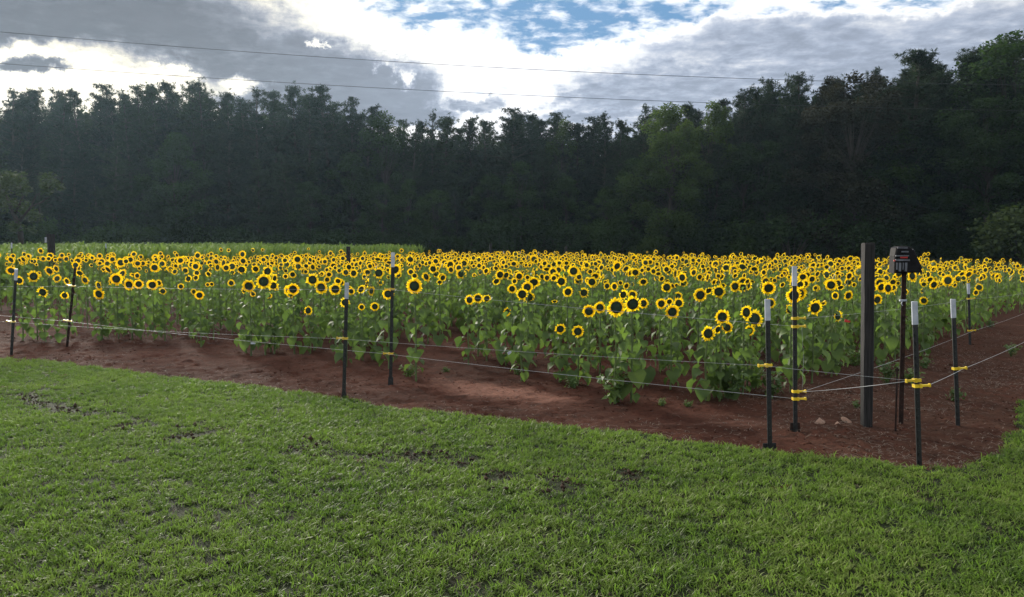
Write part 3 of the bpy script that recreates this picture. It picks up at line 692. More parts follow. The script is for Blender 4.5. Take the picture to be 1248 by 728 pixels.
# far side posts
for px, top, Y, lb in [(14, 296, 23., 'small far post with white tip at the left edge above the flowers'), (129, 297, 27., 'small far post with pale tip left of the corn'), (187.5, 300, 31., 'second small far post with pale tip in front of the corn'),
                       (276, 303, 33., 'far thin post with white tip before the dark end of the corn'), (291, 303, 34.5, 'far thin post right beside another white tipped one'), (614, 306, 40., 'far thin pale post above the flowers in the middle'), (634, 307, 41., 'far thin pale post left of the middle, nearly hidden by flowers'), (656, 307, 42., 'faint far post above the middle flowers'), (731, 308, 42., 'faint far pale post right of the middle')]:
    tpost('x%d' % px, px, 300, px, top, lb, Y=Y, group='far fence posts', thick=.75)
def wood_post(bpx, bpy_, tpx, tpy, w, label, Y=None, round_=False):
    base = ground(bpx, bpy_) if Y is None else at(bpx, 300, Y); base.z = 0; top = at(tpx, tpy, base.y); L = (top - base).length
    o = link('wooden_post', None, loc=base, rot=frame_from(base, top)); tag(o, label, 'wooden post')
    b = MB(); n = 14; rr = random.Random(int(bpx)); prof = []
    for k in range(13):
        z = -.25 + (L + .25) * k / 12; s = (1.0 - .1 * (1 - k / 12)) * (1 + rr.gauss(0, .008)); prof.append((z, s))
    prof += [(L + .012, .93)]
    V = []; F = []; c = .18
    sec = [(-1 + c, -1), (1 - c, -1), (1, -1 + c), (1, 1 - c), (1 - c, 1), (-1 + c, 1), (-1, 1 - c), (-1, -1 + c)]
    if round_: sec = [(math.cos(t) * 1.05, math.sin(t) * 1.05) for t in np.linspace(0, 2 * math.pi, 13)[:-1]]
    ns = len(sec)
    for z, s in prof:
        for (x, y) in sec: V.append((x * w / 2 * s + rr.gauss(0, .0012), y * w / 2 * s + rr.gauss(0, .0012), z))
    for i in range(len(prof) - 1):
        for k in range(ns): F.append((i * ns + k, i * ns + (k + 1) % ns, (i + 1) * ns + (k + 1) % ns, (i + 1) * ns + k))
    F.append(tuple((len(prof) - 1) * ns + k for k in range(ns))); b.add(V, F)
    link('timber', b.mesh('timber', M['woodpost']), o); return o, base, L
wood_post(1056, 520, 1058, 298, .09, 'thick dark weathered wooden post by the black charger box')
o, bb, L = wood_post(62, 300, 62, 286, .2, 'thick dark round wooden post above the flowers at the left', 24., True)
b = MB(); b.box((-.12, -.06, L - .16), (.05, .04, .16)); link('pale_insulator', b.mesh('pale_insulator', M['white']), o)
wood_post(424.5, 300, 424.5, 301, .13, 'dark wooden post rising behind the flowers left of the tall middle post', 27., True)
wood_post(598, 300, 598, 297, .14, 'dark far wooden post before the middle of the wood', 41., True)
wood_post(690, 300, 690, 300, .13, 'dark far wooden post above the flowers right of the middle', 41., True)

# charger on its rusty post
def charger():
    base = ground(1097.5, 517); base.z = 0; top = at(1101.5, 331, base.y); L = (top - base).length
    p = link('charger_post', None, loc=base, rot=frame_from(base, top)); tag(p, 'rusty brown metal post carrying the black charger box', 'fence post')
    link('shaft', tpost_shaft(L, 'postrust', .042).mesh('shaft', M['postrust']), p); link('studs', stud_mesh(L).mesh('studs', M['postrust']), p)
    b = MB(); z = at(1099, 366, base.y).z; b.box((-.012, -.02, z), (.06, .022, .016)); b.tube([(-.02, -.03, z), (-.03, -.03, z - .03), (-.018, -.03, z - .048)], [.005, .004, .003], 6); link('wire_clip', b.mesh('wire_clip', M['white']), p)
    u = base.y / FPX   # metres per pixel at this distance
    o = link('fence_charger', None, loc=top + Vector((0, .0, -.01)), rot=(0, 0, R(-6))); tag(o, 'black solar fence charger box with sloped side on top of the rusty post', 'charger')
    def q(px, py): return ((px - 1101.5) * u, (331 - py) * u + .01)
    prof = [q(1087, 333), q(1087, 312), q(1088.5, 302.5), q(1092, 300.5), q(1102, 300), q(1106, 302), q(1111, 311), q(1119.5, 330), q(1119, 332)]
    D = .15; n = len(prof); b = MB()
    V = []
    for yy, s in ((-D / 2, .93), (-D / 2 + .012, 1.), (D / 2 - .012, 1.), (D / 2, .93)):
        cx = sum(a for a, _ in prof) / n; cz = sum(c for _, c in prof) / n
        V += [(cx + (a - cx) * s, yy, cz + (c - cz) * s) for a, c in prof]
    F = [tuple(range(n))[::-1][::-1], tuple(3 * n + k for k in range(n))[::-1]]
    for r_ in range(3):
        for k in range(n): F.append((r_ * n + k, (r_ + 1) * n + k, (r_ + 1) * n + (k + 1) % n, r_ * n + (k + 1) % n))
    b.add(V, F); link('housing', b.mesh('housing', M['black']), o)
    def bar(nm, x0, y0, x1, y1, mat, dep=.012, y=-D / 2):
        a, c = q(x0, y0), q(x1, y1); m = MB(); m.box(((a[0] + c[0]) / 2, y - dep / 2 + .003, (a[1] + c[1]) / 2), (abs(c[0] - a[0]), dep, abs(c[1] - a[1]))); return link(nm, m.mesh(nm, M[mat]), o)
    bar('rim_strip', 1089.5, 301.6, 1101, 303, 'label', .010); bar('ridge', 1094, 306, 1102, 307.8, 'label', .016); bar('ridge', 1087.5, 311.2, 1102.5, 312.4, 'label', .018)
    bar('red_badge', 1093, 312.8, 1101.5, 314.6, 'red', .008); bar('ridge', 1087.3, 316.0, 1103.5, 318, 'label', .02)
    bar('status_lamp', 1085.6, 316.8, 1087.6, 318.4, 'red', .012)
    for x0, w in ((1088.6, 1.5), (1091.6, 2.6), (1096.0, 1.2), (1098.6, 2.6)): bar('terminal_rib', x0, 320, x0 + w, 330.5 - (w < 2) * 2, 'label', .010)
    a, c = q(1107.5, 303.5), q(1119.2, 328.5); d = Vector((c[0] - a[0], 0, c[1] - a[1])); m = MB(); m.box((0, 0, 0), (d.length * .94, D * .86, .006))
    s = link('solar_panel', m.mesh('solar_panel', M['panel']), o, loc=((a[0] + c[0]) / 2 + .004, 0, (a[1] + c[1]) / 2 + .002), rot=(0, math.atan2(-d.z, d.x), 0))
    # ground rod
    g0 = ground(1091.5, 527); g0.z = 0; g1 = at(1093.5, 448, g0.y); b = MB(); b.tube([g0 + Vector((0, 0, -.1)), g0.lerp(g1, .5), g1], [.008, .008, .008], 6); b.box(g1 - Vector((0, 0, .02)), (.026, .022, .018))
    tag(link('ground_rod', b.mesh('ground_rod', M['postrust'])), 'thin rusty ground rod beside the charger post', 'rod')
charger()

# ------------------------------------------------------------------ wires
def wire(pts, label, r=.0022, sag=.012, name='fence_wire', mat='wire'):
    P = []
    for a, c in zip(pts[:-1], pts[1:]):
        a, c = Vector(a), Vector(c); n = max(4, int((c - a).length / .35)); 
        for k in range(n): t = k / n; q = a.lerp(c, t); q.z -= sag * 4 * t * (1 - t) * (c - a).length / 4; P.append(q)
    P.append(Vector(pts[-1])); b = MB(); b.tube(P, [r * .72] * len(P), 5)
    tag(link(name, b.mesh(name, M[mat], True)), label, 'wire', 'electric fence wires')
H = lambda k, n: POSTS[k][2][n]
def beyond(a, c, L=7.): d = (c - a).normalized(); return c + d * L
wire([H('g', 'o'), H('e', 'o'), H('c', 'o'), H('a', 'o'), beyond(H('c', 'o'), H('a', 'o'))], 'single wire of the outer fence running left along the lawn', .0018)
wire([H('f', 'l2'), H('d', 'l'), H('b', 'l'), beyond(H('d', 'l'), H('b', 'l'))], 'lower white wire of the inner fence running left', .0026)
wire([H('f', 'u'), H('d', 'u'), H('b', 'u'), beyond(H('d', 'u'), H('b', 'u'))], 'upper white wire of the inner fence running left in front of flower heads', .0022)
wire([H('f', 'u2'), H('i', 'u'), beyond(H('f', 'u2'), H('i', 'u'))], 'upper wire from the corner post running right past the charger', .0018)
wire([H('f', 'l'), H('i', 'l'), beyond(H('f', 'l'), H('i', 'l'))], 'lower wire from the corner post running right along the sunflowers', .0022)
wire([H('f', 'l'), H('g', 'o')], 'short white wire linking the corner post to the lawn corner post', .0028, .03)
wire([H('g', 'r'), H('h', 'r'), beyond(H('g', 'r'), H('h', 'r'), 9.)], 'white wire of the outer fence running right off the picture', .0028)
wire([H('f', 'u'), H('f', 'u').lerp(H('f', 'l'), .5) + Vector((.015, 0, 0)), H('f', 'l')], 'thin vertical jumper wire between the clips of the corner post', .0014, 0)
def bit(name, px, py, Y, size, mat, label, cat, rot=(0, .2, .3)):
    b = MB(); n = 5; w, h = size
    V = []; F = []
    for k in range(n):
        t = k / (n - 1); V += [(-w / 2 + w * t, .002 * math.sin(t * 9), h / 2 * (1 - .5 * t)), (-w / 2 + w * t, .003 * math.cos(t * 7), -h / 2 * (1 - .3 * t))]
    V += [(x, y + .003, z) for x, y, z in V]; m = 2 * n
    for k in range(n - 1): F += [(2 * k, 2 * k + 1, 2 * k + 3, 2 * k + 2), (m + 2 * k, m + 2 * k + 2, m + 2 * k + 3, m + 2 * k + 1), (2 * k, 2 * k + 2, m + 2 * k + 2, m + 2 * k), (2 * k + 1, m + 2 * k + 1, m + 2 * k + 3, 2 * k + 3)]
    F += [(0, m, m + 1, 1), (m - 2, m - 1, 2 * m - 1, 2 * m - 2)]
    b.add(V, F); tag(link(name, b.mesh(name, M[mat]), loc=at(px, py, Y), rot=rot), label, cat)
bit('tape_scrap', 621, 430, 8.1, (.045, .032), 'white', 'white scrap of tape on the wire in the middle of the field front', 'tape', (0, -.6, .3))
bit('red_ribbon', 1033, 391.5, 8.2, (.07, .03), 'red', 'red ribbon hanging on the upper wire left of the wooden post', 'ribbon')
bit('wire_joint', 308.5, 418.5, 10.3, (.06, .025), 'white', 'white joint on the wire in front of the left sunflowers', 'wire joint', (0, .1, .3))

# ------------------------------------------------------------------ sunflowers
def leaf_arrays(seed):
    rr = random.Random(seed); b = MB(); up = rr.uniform(.25, .9); pl = rr.uniform(.07, .12)
    d = Vector((math.cos(up), 0, math.sin(up))); e = d * pl
    b.add([(0, -.003, 0), (0, .003, 0), (e.x, .003, e.z), (e.x, -.003, e.z)], [(0, 1, 2, 3)])
    b.add([(0, 0, -.003), (0, 0, .003), (e.x, 0, e.z + .002), (e.x, 0, e.z - .004)], [(0, 1, 2, 3)])
    L = .175; ang = rr.uniform(-.35, .25); end = rr.uniform(-1.5, -.8); tw = rr.uniform(-.35, .35); fold = rr.uniform(.1, .35)
    ts = [0, .14, .36, .62, .84, 1.]; ws = [.26, .47, .46, .29, .12, 0]; back = [-.14, -.04, 0, 0, 0, 0]
    p = Vector(e); V = []; last = 0
    for t, w, bk in zip(ts, ws, back):
        a = ang + (end - ang) * t; p = p + Vector((math.cos(a), 0, math.sin(a))) * (t - last) * L; last = t
        nx = Vector((math.cos(a), 0, math.sin(a))); up_ = Vector((-math.sin(a), 0, math.cos(a)))
        for sgn in (-1, 0, 1):
            q = p + nx * (bk * L if sgn else 0) + Vector((0, sgn * w * L * math.cos(tw), 0)) + up_ * (abs(sgn) * fold * w * L + sgn * w * L * math.sin(tw) + (rr.gauss(0, .011) if sgn else 0))
            V.append(tuple(q))
    F = []
    for i in range(5):
        for s in (0, 1):
            a_, b_, c_, d_ = 3 * i + s, 3 * i + s + 1, 3 * i + s + 4, 3 * i + s + 3
            if i == 4: F.append((a_, b_, 16)) 
            else: F.append((a_, b_, c_, d_))
    b.add(V, F); return b
LEAF_B = [leaf_arrays(40 + k) for k in range(6)]
def petals_arrays(seed, n=21, drop=.05, lo=.86):
    rr = random.Random(seed); b = MB(); bare = rr.uniform(0, 6.28)
    for layer in range(2):
        for k in range(n):
            th = 2 * math.pi * (k + .5 * layer) / n + rr.gauss(0, .05)
            if rr.random() < drop: continue
            ro = rr.uniform(lo, 1.06) * (1 - .05 * layer); ri = .54; w = .105 * rr.uniform(.8, 1.2)
            curl = rr.gauss(.05, .12) - .06 * layer; cy, cz = math.cos(th), math.sin(th); sy, sz = -cz, cy; tw = rr.gauss(0, .04)
            V = []
            for t, wf in ((0, .7), (.45, 1.), (.8, .62)):
                r_ = ri + (ro - ri) * t; x = .02 - .03 * layer + curl * t * t
                V += [(x - tw * wf, cy * r_ - sy * w * wf, cz * r_ - sz * w * wf), (x + tw * wf, cy * r_ + sy * w * wf, cz * r_ + sz * w * wf)]
            V.append((.02 - .03 * layer + curl, cy * ro, cz * ro))
            b.add(V, [(0, 1, 3, 2), (2, 3, 5, 4), (4, 5, 6)])
    return b
def disc_arrays(seed):
    rr = random.Random(seed); b = MB(); n = 16; V = [(.09, 0, 0)]; F = []
    rings = [(.2, .10), (.42, .085), (.56, .04), (.60, -.02), (.42, -.10), (.1, -.16)]
    for r_, x in rings:
        for k in range(n): th = 2 * math.pi * k / n; V.append((x, math.cos(th) * r_, math.sin(th) * r_))
    F += [(0, 1 + k, 1 + (k + 1) % n) for k in range(n)]; mi = [0] * n
    for i in range(len(rings) - 1):
        for k in range(n): F.append((1 + i * n + k, 1 + (i + 1) * n + k, 1 + (i + 1) * n + (k + 1) % n, 1 + i * n + (k + 1) % n)); mi.append(0 if i < 3 else 1)
    F.append(tuple(1 + (len(rings) - 1) * n + k for k in range(n))); mi.append(1)
    b.add(V, F); b.mi = mi
    for k in range(14):   # green bracts behind
        th = 2 * math.pi * (k + rr.random() * .5) / 14; cy, cz = math.cos(th), math.sin(th); sy, sz = -cz, cy; ro = rr.uniform(.7, .84)
        b.add([(-.05, cy * .45 - sy * .09, cz * .45 - sz * .09), (-.05, cy * .45 + sy * .09, cz * .45 + sz * .09), (-.07, cy * ro, cz * ro)], [(0, 1, 2)], 1)
    return b
def stem_arrays(seed):
    rr = random.Random(seed); b = MB(); w1, w2 = rr.gauss(0, .012), rr.gauss(0, .012)
    pts = [(0, 0, -.03), (w1, w2, .3), (-w1, w2, .6), (0, -w2 * .5, .85), (.004, 0, .95), (.022, 0, 1.)]
    b.tube(pts, [.012, .011, .010, .009, .008, .009], 6, cap=False); return b
PET_B = [petals_arrays(70 + k, n_, dr, lo) for k, (n_, dr, lo) in enumerate([(21, .05, .86), (18, .08, .8), (23, .04, .9), (17, .12, .78), (20, .05, .84), (16, .22, .75), (25, .03, .82)])]; DISC_B = [disc_arrays(80 + k) for k in range(2)]; STEM_B = [stem_arrays(90 + k) for k in range(4)]
LEAF = [b.mesh('leaf', M['sfleaf'], True) for b in LEAF_B]; PET = [b.mesh('petals', M['petal']) for b in PET_B]
DISC = [b.mesh('flower_head', [M['disc'], M['stem']], True) for b in DISC_B]; STEM = [b.mesh('stem', M['stem'], True) for b in STEM_B]

def plan(h, diam, rr, key=False, nleaf=None):
    """parts of one plant: list of (kind, variant, local matrix)"""
    parts = [('stem', rr.randrange(4), Matrix.Diagonal((1, 1, h, 1)))]
    tilt = rr.gauss(.14, .22) * (.5 if key else 1) + (rr.uniform(.3, .9) if rr.random() < .08 and not key else 0)
    hm = Matrix.Translation((.03, 0, h)) @ Matrix.Rotation(tilt, 4, 'Y') @ Matrix.Rotation(rr.uniform(0, 6.28), 4, 'X') @ Matrix.Scale(diam / 2, 4)
    parts.append(('head', rr.randrange(2), hm)); parts.append(('petals', rr.choice((0, 1, 2, 3, 4, 6, 0, 1, 2, 4, 6, 5)), hm))
    n = nleaf or int(12 + h * 9); a = rr.uniform(0, 6.28)
    for k in range(n):
        f = (k + .5) / n; z = h * (.09 + .85 * f); a += 2.4 + rr.gauss(0, .3)
        s = (1.0 - .62 * f ** 1.5) * rr.uniform(.6, 1.2) * (.6 if f < .08 else 1) * (.7 + .3 * h)
        parts.append(('leaf', rr.randrange(6), Matrix.Translation((0, 0, z)) @ Matrix.Rotation(a, 4, 'Z') @ Matrix.Rotation(rr.gauss(.1 + .15 * (1 - f), .18), 4, 'Y') @ Matrix.Scale(s, 4)))
    return parts
def facing(rr):
    return R(-80) + (rr.gauss(0, .33) if rr.random() < .82 else rr.gauss(0, 1.1))
def sunflower(x, y, h, diam, label, group, rr, split=True, ang=None):
    zb = float(soil_z(np.array([x]), np.array([y]))[0]) - .01
    o = link('sunflower', None, loc=(x, y, zb), rot=(0, 0, facing(rr) if ang is None else ang)); tag(o, label, 'sunflower', group)
    head = None; LB = MB()
    for kd, i, m in plan(h, diam, rr, ang is not None):
        if kd == 'stem': c = link('stem', STEM[i], o)
        elif kd == 'head': c = head = link('flower_head', DISC[i], o)
        elif kd == 'petals': c = link('petals', PET[i], head); continue
        elif split: c = link('leaf', LEAF[i], o)
        else:
            v, f, _ = LEAF_B[i].arrays(); LB.add(v @ np.array(m.to_3x3()).T + np.array(m.translation), f); continue
        c.matrix_local = m
    if not split: link('leaves', LB.mesh('leaves', M['sfleaf'], True), o)
    return o
# heads read off the photograph: px, py, diameter px, base py, label
KEY = [(507, 352, 21, 468, 'big sunflower standing alone right of the tall middle post'), (571, 367, 13.5, 447, 'lone low sunflower right of the tall middle post with drooping heart leaves'), (593, 364, 11.5, 441, 'small lone sunflower right of another low one in the middle'),
       (458, 374, 12, 441, 'small low sunflower between the middle pair of posts, right of two'), (442, 374, 9, 440, 'tiny low sunflower between the middle pair of posts, left of two'), (422, 368, 14, 447, 'sunflower half hidden behind the shorter middle post'), (410, 352, 16, 438, 'larger sunflower just left of the shorter middle post'), (474, 358, 15, 450, 'sunflower half behind the tall middle post at the wire'),
       (378, 379, 13, 432, 'lowest lone sunflower left of the middle pair of posts'), (636, 359, 17, 466, 'sunflower at the wire in the middle, lowest of its cluster of three'), (624, 353, 12, 452, 'smallest sunflower of the middle cluster of three'), (643, 351, 15, 455, 'highest sunflower of the middle cluster of three'),
       (682, 402, 15, 468, 'left one of two short sunflowers below the upper wire'), (704, 404, 16, 470, 'right one of two short sunflowers below the upper wire'),
       (717, 380, 17, 462, 'leftmost sunflower of the row of heads along the wire right of middle'), (731, 376, 15, 458, 'second sunflower in the row of heads along the wire right of middle'), (749, 375, 25, 494, 'biggest sunflower, dark wide centre, in the row along the wire'), (769, 371, 23, 492, 'second biggest sunflower beside the widest dark centre'), (782, 370, 14, 470, 'small sunflower at the right end of the row with the biggest heads'), (757, 359, 14, 462, 'sunflower peeping above the two biggest heads'), (770, 360, 12, 455, 'small sunflower behind and above the second biggest head'),
       (804, 372, 14, 455, 'left sunflower of the cluster of four right of the biggest heads'), (817, 381, 19, 476, 'lowest sunflower of the cluster of four right of the biggest heads'), (825, 369, 14, 458, 'upper right sunflower of the cluster of four'), (814, 370, 10, 452, 'small sunflower in the middle of the cluster of four'),
       (851, 360, 18, 452, 'sunflower alone above the low right cluster'), (860, 410, 20, 492, 'lowest sunflower on the right with long ragged petals'), (877, 386, 20, 490, 'upper left sunflower of the low right cluster'), (905, 384, 19, 484, 'upper right sunflower of the low right cluster'), (910, 404, 15, 480, 'sunflower with gaps between petals at the right of the low cluster'), (871, 402, 13, 486, 'small sunflower in the middle of the low right cluster'), (884, 400, 15, 486, 'drooping sunflower in the heart of the low right cluster'),
       (683, 343, 15, 440, 'left upper sunflower above the two short ones'), (691, 357, 14, 446, 'left lower sunflower above the two short ones'), (711, 358, 14, 446, 'right lower sunflower above the two short ones'), (721, 344, 14, 438, 'right upper sunflower above the two short ones'),
       (323.5, 344, 20, 434, 'biggest sunflower of the left cluster at the wire'), (306, 348, 17, 434, 'sunflower left of the biggest one in the left cluster'), (334.5, 348, 14, 432, 'sunflower right of the biggest one in the left cluster'), (359, 352, 16, 432, 'sunflower with open centre right of the left cluster'), (383, 341, 17, 428, 'high sunflower left of the middle pair of posts'), (330, 360, 8.5, 430, 'tiny sunflower under the left cluster'), (300, 353, 8, 430, 'tiny sunflower on the wire left of the left cluster'), (245, 360, 12, 424, 'low ragged sunflower on the left below the wire'),
       (56, 357, 15, 418, 'low ragged sunflower between the two left posts'), (82, 361, 11, 418, 'low sunflower touching the rusty post'), (124, 359, 15, 417, 'low sunflower with thin petals right of the rusty post'), (28, 342, 12, 416, 'sunflower just right of the left edge post'), (45.5, 337, 16, 415, 'largest sunflower between the two left posts'), (161, 347, 15, 416, 'larger sunflower of a pair on the left wire'), (172, 346, 12.5, 415, 'smaller sunflower of a pair on the left wire'), (188, 347, 14, 416, 'third sunflower along the left wire'), (201, 355, 10, 416, 'small low sunflower hanging under the left wire'), (145, 340, 16, 414, 'high broad sunflower on the left'), (125, 349, 13, 415, 'sunflower right of the rusty post above the thin petalled one'),
       (958, 377, 15, 452, 'tilted sunflower just left of the tall corner post'), (1017, 384, 15, 452, 'low sunflower left of the wooden post by the red ribbon'), (990, 369, 12, 444, 'small sunflower between corner post and wooden post'), (936, 370, 14, 452, 'sunflower behind the holed white post top'), (1124, 367, 11, 436, 'sunflower turned sideways right of the charger post'), (1186, 356, 9, 404, 'sunflower right of the thin far post on the right')]
spots = []
for px, py, d, by, lb in KEY:
    g_ = ground(px, by); top = at(px, py, g_.y - .03); spots.append((g_.x, g_.y))
    sunflower(g_.x, g_.y, max(.35, top.z), d / FPX * g_.y * 1.02, lb, 'sunflowers told apart along the front', rnd, True, {1124: -2.3, 1017: -1.2, 958: -1.05}.get(px, R(-86) + rnd.gauss(0, .2)))
# rows of the field
U = Vector((-.863, .505)); V2 = Vector((.64, .768)); cand = []
pr = random.Random(55)
for i in range(-6, 50):
    for j in range(0, 130):
        p = Vector((2.9, 8.35)) + U * (j * .30 + pr.gauss(0, .07) - 8) + V2 * (i * .62 + pr.gauss(0, .07) - 1)
        if pr.random() < .10: continue
        cand.append((p.x, p.y))
ca = np.array(cand); ok = inpoly(ca[:, 0], ca[:, 1], FIELD) & (np.abs(ca[:, 0]) < .70 * ca[:, 1] + .8)
ca = ca[ok]; ca = ca[np.argsort(np.hypot(ca[:, 0], ca[:, 1]))]
rest = []; n_ind = len(KEY)
near_lab = [('sunflower in the front rows left of the middle pair of posts', 'front row sunflowers on the left'), ('sunflower in the front rows between the middle posts and the lawn corner', 'front row sunflowers in the middle'), ('sunflower in the front rows around the wooden post and charger', 'front row sunflowers on the right')]
back_lab = [('sunflower in the crowded rows behind the front ones on the left', 'crowded sunflowers on the left'), ('sunflower in the crowded rows behind the front ones in the middle', 'crowded sunflowers in the middle'), ('sunflower in the crowded rows along the right side of the field', 'crowded sunflowers on the right')]
for x, y in ca:
    dist = math.hypot(x, y); px = 624 + FPX * x / y
    dmin = min(math.hypot(x - a, y - b_) for a, b_ in spots)
    if dmin < .20: continue
    # leave the front of the bed thin: only short plants stand before the heads picked out above
    front = (Vector((x, y)) - Vector((2.9, 8.35))).dot(Vector((.505, .863)))
    if px < 960 and pr.random() < np.interp(front, [0, 1.2, 2.2, 3.2, 12], [.85, .74, .42, .18, .14] if px > 430 else [.5, .38, .15, .08, .14]): continue
    h = float(np.interp(px, [0, 300, 600, 950, 1200], [1.20, 1.10, 1.05, 1.0, .90])); h = min(h + .28, max(.6, pr.gauss(h, .09)))
    if front < 1.0 and px < 960: h *= pr.uniform(.72, .92)
    diam = min(.24, max(.09, pr.gauss(.142, .04)))
    zone = 0 if px < 450 else 1 if px < 930 else 2
    if n_ind < 300 and -60 < px < 1300:
        n_ind += 1; nb = front < 2.2 and dist < 15
        lb, gp = (near_lab if nb else back_lab)[zone]; sunflower(x, y, h, diam, lb, gp, pr, dist < 13.2)
    else: rest.append((x, y, h, diam))
def crowd():
    src = {'stem': [b.arrays() for b in STEM_B], 'head': [b.arrays() for b in DISC_B], 'petals': [b.arrays() for b in PET_B], 'leaf': [b.arrays() for b in LEAF_B]}
    def tris(kd, a):
        v, f, mi = a; F = []; I = []
        for q, m_ in zip(f, mi):
            for k in range(1, len(q) - 1): F.append((q[0], q[k], q[k + 1])); I.append({'stem': 1, 'head': (2, 1)[m_], 'petals': 3, 'leaf': 0}[kd])
        return np.asarray(v), np.array(F), np.array(I)
    src = {k: [tris(k, a) for a in l] for k, l in src.items()}
    Vs, Fs, Is, n = [], [], [], 0; Ds = []
    for x, y, h, d in rest:
        wm = Matrix.Translation((x, y, -.005)) @ Matrix.Rotation(facing(pr), 4, 'Z')
        for kd, i, m in plan(h, d, pr, nleaf=9 if math.hypot(x, y) < 22 else 7):
            v, f, mi = src[kd][i]; q = np.array(wm @ m); Vs.append(v @ q[:3, :3].T + q[:3, 3]); Fs.append(f + n); Is.append(mi); n += len(v)
    flat = M['disc'].copy(); T = NT(flat.node_tree)
    for l in list(flat.node_tree.links):
        if l.to_node.type == 'BSDF_PRINCIPLED': flat.node_tree.links.remove(l)
    for q in flat.node_tree.nodes:
        if q.type == 'BSDF_PRINCIPLED': q.inputs['Base Color'].default_value = (.034, .060, .036, 1)
    tag(link('sunflower_crowd', quick_mesh('sunflower_crowd', np.concatenate(Vs), np.concatenate(Fs), [M['sfleaf'], M['stem'], flat, M['petal']], np.concatenate(Is))),
        'far crowd of small sunflowers merging into a yellow band below the wood', 'sunflowers', kind='stuff')
    print('crowd', len(rest), 'plants')
crowd()

# ------------------------------------------------------------------ weeds, stones, clods, straw, grass
def weed_mesh(seed, n=60, w=.16, h=.2, leaf=.05):
    rr = random.Random(seed); r = np.random.default_rng(seed); b = MB(); P = []
    for k in range(9):
        a = rr.uniform(0, 6.28); q = rr.uniform(.1, 1) * w; c = Vector((math.cos(a) * q, math.sin(a) * q, h * rr.uniform(.5, 1.)))
        b.tube([(0, 0, -.02), c * .55 + Vector((0, 0, .02)), c], [.004, .003, .002], 4, cap=False)
        for j in range(n // 9): t = rr.uniform(.25, 1.05); P.append(c * t + Vector((rr.gauss(0, .022), rr.gauss(0, .022), rr.gauss(0, .02))))
    v, f = leaves_at(np.array([tuple(p) for p in P]), leaf, r, .5, .5); b.add(v, f.tolist()); return b.mesh('weed', M['weed'])
WEED = [weed_mesh(400 + k, 120) for k in range(4)]
weeds = [(752, 492, 1.9, 'bushy low weed under the biggest sunflowers'), (806, 496, .5, 'small green weed alone on bare soil right of the biggest sunflowers'), (838, 497, .45, 'tiny weed on bare soil left of the low right cluster'), (890, 488, 2.0, 'dense low weeds at the foot of the low right cluster'), (940, 486, 1.6, 'dark weed patch behind the holed white post'),
         (1012, 455, 1.2, 'pale green weed left of the wooden post'), (1042, 446, 1.6, 'leafy weed clump touching the wooden post'), (1080, 468, 1.4, 'weed clump between wooden post and charger post'), (1108, 470, 1.1, 'low weeds right of the charger post'), (1160, 490, .8, 'small yellow green weed beside the right outer post'), (1128, 450, 1.1, 'weed near the field edge right of charger post'), (1044, 500, .5, 'tiny sprig at the foot of the wooden post'),
         (498, 462, .9, 'small weed at the foot of the big lone sunflower'), (541, 456, .5, 'tiny weed on bare soil right of the big lone sunflower'), (700, 474, .9, 'straggly weed below the two short sunflowers'), (630, 458, .6, 'thin weed below the middle cluster'), (1232, 434, .9, 'weed on the right path near the picture edge'), (1205, 400, .9, 'weed on the far right path')]
for k, (px, py, s, lb) in enumerate(weeds):
    g_ = ground(px, py); tag(link('weed', WEED[k % 4], loc=(g_.x, g_.y, 0), rot=(0, 0, k * 1.7), scale=(s, s, s * .95)), lb, 'weed', 'weeds on the red soil')
def ico(seed, flat=.7, jit=.25):
    import bmesh
    bm = bmesh.new(); bmesh.ops.create_icosphere(bm, subdivisions=2, radius=1); rr = random.Random(seed)
    cuts = [(Vector((rr.gauss(0, 1), rr.gauss(0, 1), rr.gauss(0, 1))).normalized(), rr.uniform(.45, .8)) for _ in range(7)]
    for v in bm.verts:
        for n, d in cuts:
            e = v.co.dot(n)
            if e > d: v.co -= n * (e - d)
        v.co *= 1 + rr.gauss(0, .03); v.co.z *= flat
    me = bpy.data.meshes.new('stone'); bm.to_mesh(me); bm.free(); me.materials.append(M['stone']); return me
for px, py, s, rz, lb in [(999, 516, (.062, .05, .05), .5, 'pale pointed stone, largest of the three by the corner post'), (1021, 518, (.042, .035, .026), 1.2, 'small low pale stone in the middle of the three'), (1031.5, 514.5, (.055, .045, .04), 2.2, 'rounded pale stone nearest the wooden post')]:
    g_ = ground(px, py); tag(link('stone', ico(int(px)), loc=(g_.x, g_.y, s[2] * .35), rot=(.2, -.3, rz), scale=s), lb, 'stone', 'pale stones by the posts')
def soil_points(n, seed, x0=-13, x1=9, y0=4.6, y1=15):
    r = np.random.default_rng(seed); x = r.uniform(x0, x1, n); y = y0 + (y1 - y0) * r.uniform(0, 1, n) ** 1.0; k = inpoly(x, y, SOIL) & ~inpoly(x, y, LAWNP); return x[k], y[k], r
